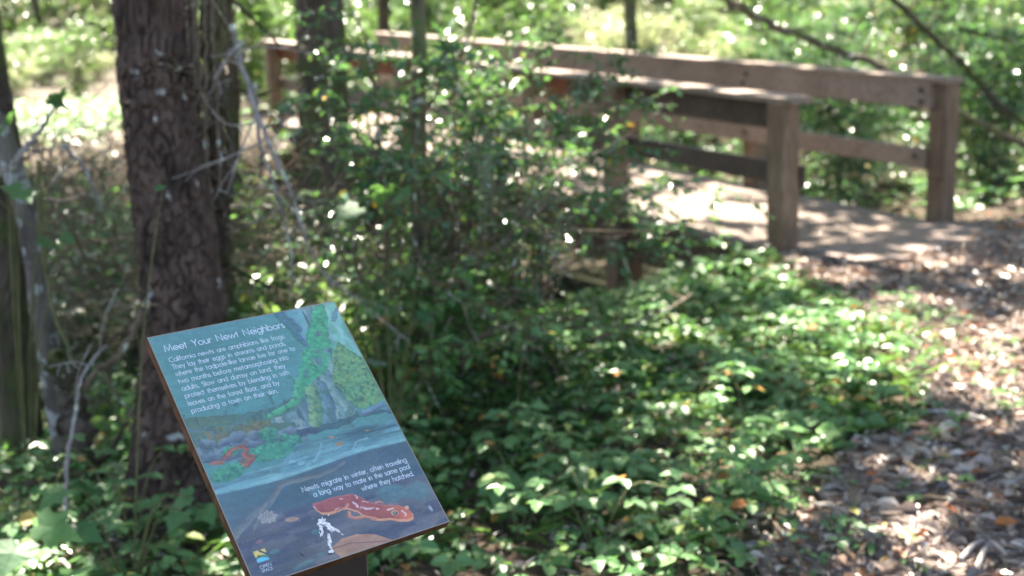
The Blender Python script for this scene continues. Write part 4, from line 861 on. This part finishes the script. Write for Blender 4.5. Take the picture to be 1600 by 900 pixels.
branch('hanging_vine', 'straight grey stem slanting up in front of the lower left stump', [at(103, 800, 3.6), at(105, 720, 3.6), at(118, 640, 3.65), at(132, 580, 3.7), at(165, 540, 3.75)], .007, .004, M['grey_twig'], 3, 'vine', sl=.2, seed=12)
branch('leaning_stump', 'dark leaning stump in the lower left, half hidden by leaves', [at(150, 850, 4.0), at(135, 760, 4.0), at(122, 690, 4.0), at(108, 600, 4.05), at(96, 560, 4.1)], .062, .035, M['bark_dark'], 2, 'stump', n=60, seed=13)
branch('hanging_vine', 'thick dark shaggy vine stem running up the right flank of the big trunk', [at(352, 520, 4.3), at(345, 380, 4.3), at(338, 250, 4.3), at(330, 120, 4.3), at(322, -40, 4.3)], .036, .03, M['bark_dark'], 10, 'vine', sl=.3, n=80, seed=50)
branch('hanging_vine', 'brown vine stem twisting beside the dark shaggy vine', [at(372, 500, 4.4), at(350, 400, 4.4), at(362, 250, 4.4), at(345, 120, 4.4), at(352, -40, 4.4)], .016, .012, M['bark_moss'], 8, 'vine', sl=.3, n=60, seed=51)
for i, (x0, x1, y1) in enumerate(((278, 300, 420), (290, 320, 330), (305, 322, 400), (318, 340, 460), (300, 306, 480), (330, 345, 300))):
    branch('hanging_vine', 'brown dead vine hanging against the right side of the big trunk', [at(x0, -40, 4.15), at(x0 + 4, 80, 4.1), at((x0 + x1) / 2 + random.uniform(-8, 8), y1 * .5, 4.1), at(x1, y1, 4.1)], .009, .005, M['twig'], 5, 'vine', 'dead vines on the big trunk', sl=.22, seed=20 + i)
branch('hanging_vine', 'yellow-lit mossy stem between the big trunk and the shrub', [at(335, -30, 4.9), at(340, 60, 4.9), at(348, 130, 4.9), at(352, 200, 4.9)], .016, .012, M['bark_moss'], 2, 'vine', seed=30)
branch('bare_branch', 'yellow lit root curving down at the gully edge', [at(655, 380, 5.0), at(676, 420, 5.0), at(690, 470, 5.0), at(712, 500, 5.05), at(722, 520, 5.1)], .018, .012, M['green_stem'], 1, seed=31)
branch('bare_branch', 'thin dark stem slanting in front of the bridge beam', [at(930, 330, 5.9), at(960, 365, 6), at(985, 430, 6.1), at(1010, 470, 6.2)], .006, .004, M['twig'], 1, sl=.2, seed=32)
branch('bare_branch', 'brown stem lying in the sunlit leaves below the bridge', [at(930, 530, 5.2), at(990, 505, 5.4), at(1050, 480, 5.6), at(1080, 460, 5.8)], .010, .006, M['twig'], 3, sl=.3, seed=33)
# pale hanging lichen
q = MB()
for k in range(40):
    x = 756 + rng.normal() * 7; y = 195 + rng.uniform(0, 60); l_ = rng.uniform(40, 140); p0 = at(x, y, 4.9); q.tube([p0, at(x + rng.normal() * 5, y + l_ / 2, 4.9), at(x + rng.normal() * 6 + 3, y + l_, 4.9)], [.0022, .0018, .0008], 3)
tag(q.build('hanging_lichen', plain('beard_lichen', (.28, .33, .20), .8, nz=.2), loc=at(756, 195, 4.9)), 'pale green beard lichen hanging from a shrub twig', 'lichen')
# tangle of dead twigs in the middle: nobody could count it
q = MB()
for k in range(520):
    x = rng.uniform(300, 880); y = rng.uniform(250, 545); d_ = rng.uniform(4.15, 5.6)
    if y > 470 and x < 330: continue
    o = at(x, y, d_); a = rng.uniform(0, 2 * PI); dv = np.array([math.cos(a), math.sin(a) * .6, rng.normal() * .7]); l_ = rng.uniform(.15, .55)
    if o[2] < gz(o[0], o[1]) + .02: continue
    e = o + unit(dv[None])[0] * l_; m_ = (o + e) / 2 + rng.normal(size=3) * .04
    q.tube(curve([o, m_, e], 7), np.linspace(rng.uniform(.002, .0045), .001, 7), 4, cap=False)
for k in range(330):
    o = at(rng.uniform(-20, 235), rng.uniform(215, 540), rng.uniform(4.9, 8.)); a = rng.uniform(0, 2 * PI); l_ = rng.uniform(.2, .8)
    if o[2] < gz(o[0], o[1]) + .02: continue
    e = o + unit(np.array([[math.cos(a), math.sin(a) * .6, rng.normal() * .7]]))[0] * l_
    q.tube(curve([o, (o + e) / 2 + rng.normal(size=3) * .06, e], 7), np.linspace(rng.uniform(.003, .006), .001, 7), 4, cap=False)
tag(q.build('twig_tangle', M['twig'], loc=at(600, 450, 4.8)), 'tangle of dead twigs under the glossy shrubs', kind='stuff')

# ------------------------------------------------------------------ big soft leaves (lobed) in front of the shrubs
def lobed(mb, c, D, Nn, s_):
    D = unit(D[None])[0]; Nn = unit((Nn - D * (Nn @ D))[None])[0]; S = np.cross(D, Nn)
    prof = [(0, 0), (.22, -.12), (.52, .02), (.40, .20), (.62, .46), (.34, .50), (.24, .62), (0, 1.0), (-.24, .62), (-.34, .50), (-.62, .46), (-.40, .20), (-.52, .02), (-.22, -.12)]
    V = [c + (S * x + D * y + Nn * (.12 * abs(x) - .1 * y * y)) * s_ for x, y in prof] + [c + D * .32 * s_ + Nn * .03 * s_]
    mb.tris(V, [[i, (i + 1) % 14, 14] for i in range(14)])
def big_leaf_plant(label, spots, foot, d0):
    b = at(foot[0], foot[1], d0); b[2] = float(gz(b[0], b[1])); r = empty('broadleaf_plant', b, label, 'plant'); q = MB(); st = MB()
    for (x, y, d_, s_) in spots:
        p = at(x, y, d_); a = random.uniform(0, 2 * PI); D = np.array([math.cos(a), math.sin(a) * .6 - .3, -.35]); Nn = np.array([random.uniform(-.3, .3), -.35, .9])
        lobed(q, p, D, Nn, s_); st.tube(curve([b - np.array([0, 0, .05]), (b + p) / 2 + np.array([0, 0, .12]), p], 9), np.linspace(.004, .0015, 9), 5)
    q.build('leaves', M['broad_leaf'], r, loc=b); st.build('stems', M['green_stem'], r, loc=b)
big_leaf_plant('broad lobed soft leaves in the middle of the shrubs, above the sign', [(600, 292, 4.0, .10), (640, 300, 4.05, .09), (560, 325, 3.95, .11), (545, 318, 4.1, .08), (690, 280, 4.2, .09), (470, 165, 4.2, .06), (655, 492, 4.2, .07), (610, 350, 4.0, .06)], (600, 560), 4.15)
big_leaf_plant('broad green leaves hanging at the left edge beside the lit branch', [(20, 175, 3.9, .07), (8, 195, 3.9, .07), (75, 155, 4.0, .08), (92, 145, 4.0, .08), (15, 290, 3.9, .07), (30, 300, 3.8, .08), (60, 375, 4.0, .06), (95, 370, 4, .06)], (30, 720), 4.0)
big_leaf_plant('broad leaves pressed against the lower trunk beside the sign', [(255, 290, 3.75, .04), (300, 775, 3.3, .08), (285, 800, 3.25, .08), (318, 795, 3.3, .07), (100, 765, 3.3, .09), (60, 820, 3.1, .12), (30, 850, 3.1, .11), (120, 830, 3.2, .08)], (200, 900), 3.4)

# ------------------------------------------------------------------ ground cover: trifoliate bramble leaves on short stalks
def cover(n, xr, yr, size, hmax, mask, clump=1.2, seed=11):
    rs = np.random.default_rng(seed); x = rs.uniform(*xr, n); y = rs.uniform(*yr, n)
    k = mask(x, y) & (rs.random(n) < .12 + 1.7 * (fbm(x * clump, y * clump, 4.) - .27) - .3 * path_m(x + .15, y)); x, y = x[k], y[k]; n = len(x)
    h = hmax * (.15 + .85 * rs.random(n)) * (.45 + .9 * fbm(x * 1.6, y * 1.6, 6.)); z = gz(x, y) + h
    a = rs.uniform(0, 2 * PI, n); Nn = np.c_[rs.normal(size=n) * .26, rs.normal(size=n) * .26 - .08, np.ones(n)]
    c = np.c_[x, y, z]; s_ = size * (.5 + 1.1 * rs.random(n) ** 1.6) * (.7 + .6 * fbm(x * 2, y * 2, 31.)); q = MB()
    for off, f in ((0, 1.), (1.75, .85), (-1.75, .85)):
        D = np.c_[np.cos(a + off), np.sin(a + off), -.12 + 0 * a]
        q.leaves(c + D * .004, D, Nn + rs.normal(size=(n, 3)) * .12, s_ * f, s_ * f * .72, fold=.12, droop=.12)
    return q, c, h
fringe = lambda x, y: ~path_m(x, y)
def near_mask(x, y):
    t = (x - NB[0]) * BD[0] + (y - NB[1]) * BD[1]; s_ = (x - NB[0]) * BN[0] + (y - NB[1]) * BN[1]
    return fringe(x, y) & ~((x < -1.35) & (y > 5.2 + .8 * fbm(x, y, 3.)) & (y < 9.5)) & ~((s_ > -.12) & (s_ < BW + .15) & (t > -.95)) & (gz(x, y) > -.75)
q1, c1, h1 = cover(17500, (-3.2, 3), (2.0, 8.2), .052, .14, near_mask)
qs, cs_, hs_ = cover(17000, (-3.2, 3), (2.0, 8.2), .030, .10, near_mask, 2.2, 19)
tag(qs.build('small_ground_cover', M['bright_leaf']), 'fine small-leaved plants between the larger leaves', kind='stuff')
q1.build('ground_cover', M['bramble_leaf']); tag(bpy.data.objects['ground_cover'], 'low leafy green cover over the forest floor in front', kind='stuff')
q2, c2, h2 = cover(30000, (-9, 13), (7.5, 20), .085, .34, lambda x, y: near_mask(x, y) & ~((x < -1.2) & (y < 12.5)), .8, 12)
o = q2.build('far_ground_cover', M['bramble_leaf']); tag(o, 'blurred green cover on the floor beyond the bridge', kind='stuff')
# sparse seedlings on the path margin
q3, c3_, h3 = cover(2600, (.3, 2.2), (2.7, 6.4), .036, .08, lambda x, y: path_m(x, y) & ~path_m(x - .45, y), 2.5, 13)
tag(q3.build('seedlings', M['bramble_leaf']), 'sprinkle of seedlings along the edge of the leaf litter', kind='stuff')
# stalks under the near cover
q = MB(); rs = np.random.default_rng(5)
for i in rs.choice(len(c1), 2200, replace=False):
    c = c1[i]; f = c + np.array([rs.normal() * .04, rs.normal() * .04, -h1[i] - .01]); q.tube([c, (c + f) / 2 + rs.normal(size=3) * .008, f], [.0012, .0016, .002], 3, cap=False)
tag(q.build('leaf_stalks', M['green_stem']), 'thin stalks under the ground cover', kind='stuff')
# grass blades here and there in the cover
n = 4200; x = rng.uniform(-1.2, 1.9, n); y = rng.uniform(3.2, 7.4, n); k = near_mask(x, y) & (fbm(x * 1.3, y * 1.3, 21.) > .5); x, y = x[k], y[k]; n = len(x)
a = rng.uniform(0, 2 * PI, n); D = np.c_[np.cos(a) * .8, np.sin(a) * .8, np.full(n, .75)]; q = MB()
q.leaves(np.c_[x, y, gz(x, y)], D, np.c_[-np.cos(a), -np.sin(a), np.ones(n)], rng.uniform(.08, .2, n), .006, fold=.1, droop=.35)
tag(q.build('grass', M['bright_leaf']), 'thin grass blades among the leaves', kind='stuff')
# individual bramble sprays that stand clear of the cover
def spray(label, x, y, seed, group=None, sc=1.):
    rs = np.random.default_rng(seed); b = onground(x, y, .0); b[2] = float(gz(b[0], b[1])); r = empty('bramble', b, label, 'plant', group); st = MB(); lv = []
    for s_ in range(4):
        a = rs.uniform(0, 2 * PI); L_ = rs.uniform(.18, .38) * sc; e = b + np.array([math.cos(a) * L_, math.sin(a) * L_, rs.uniform(.12, .30) * sc]); P = curve([b - np.array([0, 0, .02]), (b + e) / 2 + np.array([0, 0, .1 * sc]), e], 9)
        st.tube(P, np.linspace(.003, .0013, 9), 5)
        for i in (3, 5, 7, 8):
            aa_ = a + rs.normal() * 1.2; c = P[i] + np.array([math.cos(aa_), math.sin(aa_), .3]) * .05; st.tube([P[i], c], .001, 3)
            for off in (0, 1.7, -1.7):
                D = np.array([math.cos(aa_ + off), math.sin(aa_ + off), -.1]); lv.append((c, D, np.array([rs.normal() * .25, rs.normal() * .25 - .1, 1.]), rs.uniform(.04, .062) * sc * (1 if off == 0 else .85)))
    q = MB(); A = [np.array([l[i] for l in lv]) for i in range(3)]; s_ = np.array([l[3] for l in lv]); q.leaves(A[0], A[1], A[2], s_, s_ * .7, fold=.12, droop=.12)
    q.build('leaves', M['bramble_leaf'], r, loc=b); st.build('stems', M['green_stem'], r, loc=b)
for i, (x, y, lb) in enumerate(((810, 850, 'bramble spray at the bottom edge right of the sign'), (930, 870, 'bramble spray at the bottom edge, midway between sign and path'), (1100, 800, 'bramble spray by the edge of the leaf litter, lower middle'), (700, 760, 'bramble spray close beside the lower right corner of the sign'),
        (1060, 690, 'bramble spray in the middle of the green cover'), (1260, 640, 'bramble spray at the right end of the green cover'), (1170, 720, 'bramble spray on the margin of the dark litter'), (870, 720, 'bramble spray in the shaded cover between sign and path'), (1370, 600, 'bramble spray nearest the sunlit patch of path'),
        (60, 870, 'bramble spray in the bottom left corner'), (210, 860, 'bramble spray left of the board, near the bottom edge'), (330, 850, 'bramble spray tucked against the left edge of the board'), (150, 790, 'bramble spray at the foot of the leaning stump'), (760, 620, 'bramble spray in the deep shade right of the sign'), (980, 600, 'bramble spray where the sunlit cover begins'))):
    spray(lb, x, y, 40 + i, 'bramble sprays above the ground cover')

# ------------------------------------------------------------------ leaf litter
def litter(n, xr, yr, smin, smax, mask, seed):
    rs = np.random.default_rng(seed); x = rs.uniform(*xr, n); y = rs.uniform(*yr, n); k = mask(x, y); x, y = x[k], y[k]; n = len(x)
    z = gz(x, y) + (fbm(x * 6, y * 6, 1.) - .5) * .035 + .013 + rs.uniform(.0, .022, n); a = rs.uniform(0, 2 * PI, n); s_ = smin + (smax - smin) * rs.random(n) ** 2.3
    D = np.c_[np.cos(a), np.sin(a), rs.normal(size=n) * .22]; Nn = np.c_[rs.normal(size=n) * .5, rs.normal(size=n) * .5, np.ones(n)]
    q = MB(); asp = np.where(rs.random(n) < .6, .15, .5) * rs.uniform(.7, 1.3, n); q.leaves(np.c_[x, y, z], D, Nn, s_, s_ * asp, fold=rs.uniform(-.2, .35), droop=.15); return q
def lit_mask(x, y):
    t = (x - NB[0]) * BD[0] + (y - NB[1]) * BD[1]; s_ = (x - NB[0]) * BN[0] + (y - NB[1]) * BN[1]
    return path_m(x, y) & ~((s_ > 0) & (s_ < BW) & (t > -.45 - .35 * fbm(x * 4, y * 4)))
q = litter(80000, (.2, 4.4), (2.2, 8.6), .012, .088, lit_mask, 1); tag(q.build('leaf_litter', M['litter']), 'dry leaves and wood chips covering the path', kind='stuff')
q = litter(16000, (-3, 3), (2.4, 8), .02, .07, lambda x, y: ~path_m(x, y) & (gz(x, y) > -1), 2); tag(q.build('fallen_leaves', M['litter']), 'dead leaves under the green cover', kind='stuff')
q = litter(9000, (-7, 8), (7.5, 16), .04, .09, lambda x, y: near_mask(x, y), 3); tag(q.build('far_fallen_leaves', M['litter']), 'dead leaves on the floor beyond', kind='stuff')
# sparse debris on the deck
rs = np.random.default_rng(9); n = 260; tt = rs.uniform(-.6, 6, n); s2 = rs.uniform(.1, BW - .1, n); P = np.array([bp_(a, b_, .006) for a, b_ in zip(tt, s2)]); q = MB(); a = rs.uniform(0, 6.3, n)
q.leaves(P, np.c_[np.cos(a), np.sin(a), 0 * a], np.c_[rs.normal(size=n) * .1, 0 * a, 1 + 0 * a], rs.uniform(.02, .05, n), .015, fold=.3); tag(q.build('deck_litter', M['litter']), 'scattered dry leaves on the bridge deck', kind='stuff')
# single leaves, flowers and sticks one can point to
def one_leaf(label, x, y, c, s_, a):
    p = onground(x, y, .03); p[2] = float(gz(p[0], p[1])) + .045; q = MB(); q.leaves([p], np.array([[math.cos(a), math.sin(a), .05]]), np.array([[.1, -.25, 1.]]), [s_], [s_ * .5], fold=.2)
    tag(q.build('fallen_leaf', leaf_mat('leaf_' + label.split()[0], [(0, c), (1, c)], .5, .25, c), loc=p), label, 'leaf')
one_leaf('yellow-green fallen leaf on the dark litter below the cover', 1340, 820, (.45, .42, .12), .06, 1.7); one_leaf('orange-brown curled leaf at lower right near the bottom edge', 1552, 830, (.42, .14, .03), .08, .1)
one_leaf('orange leaf on the litter beside the green margin', 1352, 753, (.45, .13, .04), .05, .3); one_leaf('orange leaf in the bright sunlit litter at the right edge', 1482, 560, (.5, .17, .06), .05, .4); one_leaf('tan leaf half way down the shaded litter', 1490, 722, (.36, .25, .14), .07, 2.6)
for i, (x, y) in enumerate(((1238, 838), (1192, 862), (1410, 847))):
    p = onground(x, y, .05); p[2] = float(gz(p[0], p[1])) + .055; q = MB(); a = np.arange(5) * 1.2566; q.leaves(np.repeat(p[None], 5, 0), np.c_[np.cos(a), np.sin(a), 0 * a + .2], np.c_[0 * a, 0 * a, 1 + 0 * a], .009, .008)
    r = empty('yellow_flower', (p[0], p[1], p[2] - .05), ['tiny yellow flower left of the dark litter, upper one of the close pair', 'tiny yellow flower lower left of its neighbour, in green leaves', 'tiny yellow flower standing alone on bare litter'][i], 'flower', 'tiny yellow flowers at the path edge')
    q.build('petals', plain('yellow_petal', (.7, .55, .02), .5), r, loc=r.location); s3 = MB(); s3.tube([p - np.array([0, 0, .05]), p], .0012, 4); s3.build('stem', M['green_stem'], r, loc=r.location)
STK = [(1380, 780, 1600, 800, .007, 'long thin dark stick lying across the litter at right'), (1500, 880, 1535, 850, .009, 'pale short stick at the bottom edge, left one of two'), (1525, 893, 1545, 855, .009, 'pale short stick at the bottom edge, right one of two'), (1270, 790, 1330, 880, .006, 'thin dark stick slanting down through the litter by the seedlings'),
       (1440, 640, 1540, 655, .008, 'grey stick beside the far end of the dark litter'), (1340, 690, 1450, 745, .005, 'thin curved twig in the middle of the litter'), (1180, 790, 1260, 900, .005, 'thin stick at the margin of green and litter, lowest'), (1360, 850, 1330, 895, .006, 'short brown stick near the bottom edge below the yellow leaf')]
for i, (x0, y0, x1, y1, r, lb) in enumerate(STK):
    a_, b_ = onground(x0, y0, .04), onground(x1, y1, .04); m_ = (a_ + b_) / 2 + np.array([.01, .02, .0]); P = curve([a_, m_, b_], 12); P[:, 2] = gz(P[:, 0], P[:, 1]) + .042
    q = MB(); q.tube(P, np.linspace(r, r * .7, 12), 8, disp=(np.random.default_rng(i).random((12, 8)) - .5) * .2); tag(q.build('fallen_stick', M['grey_twig'] if i in (1, 2, 4) else M['twig'], loc=P[0]), lb, 'stick', 'sticks on the leaf litter')
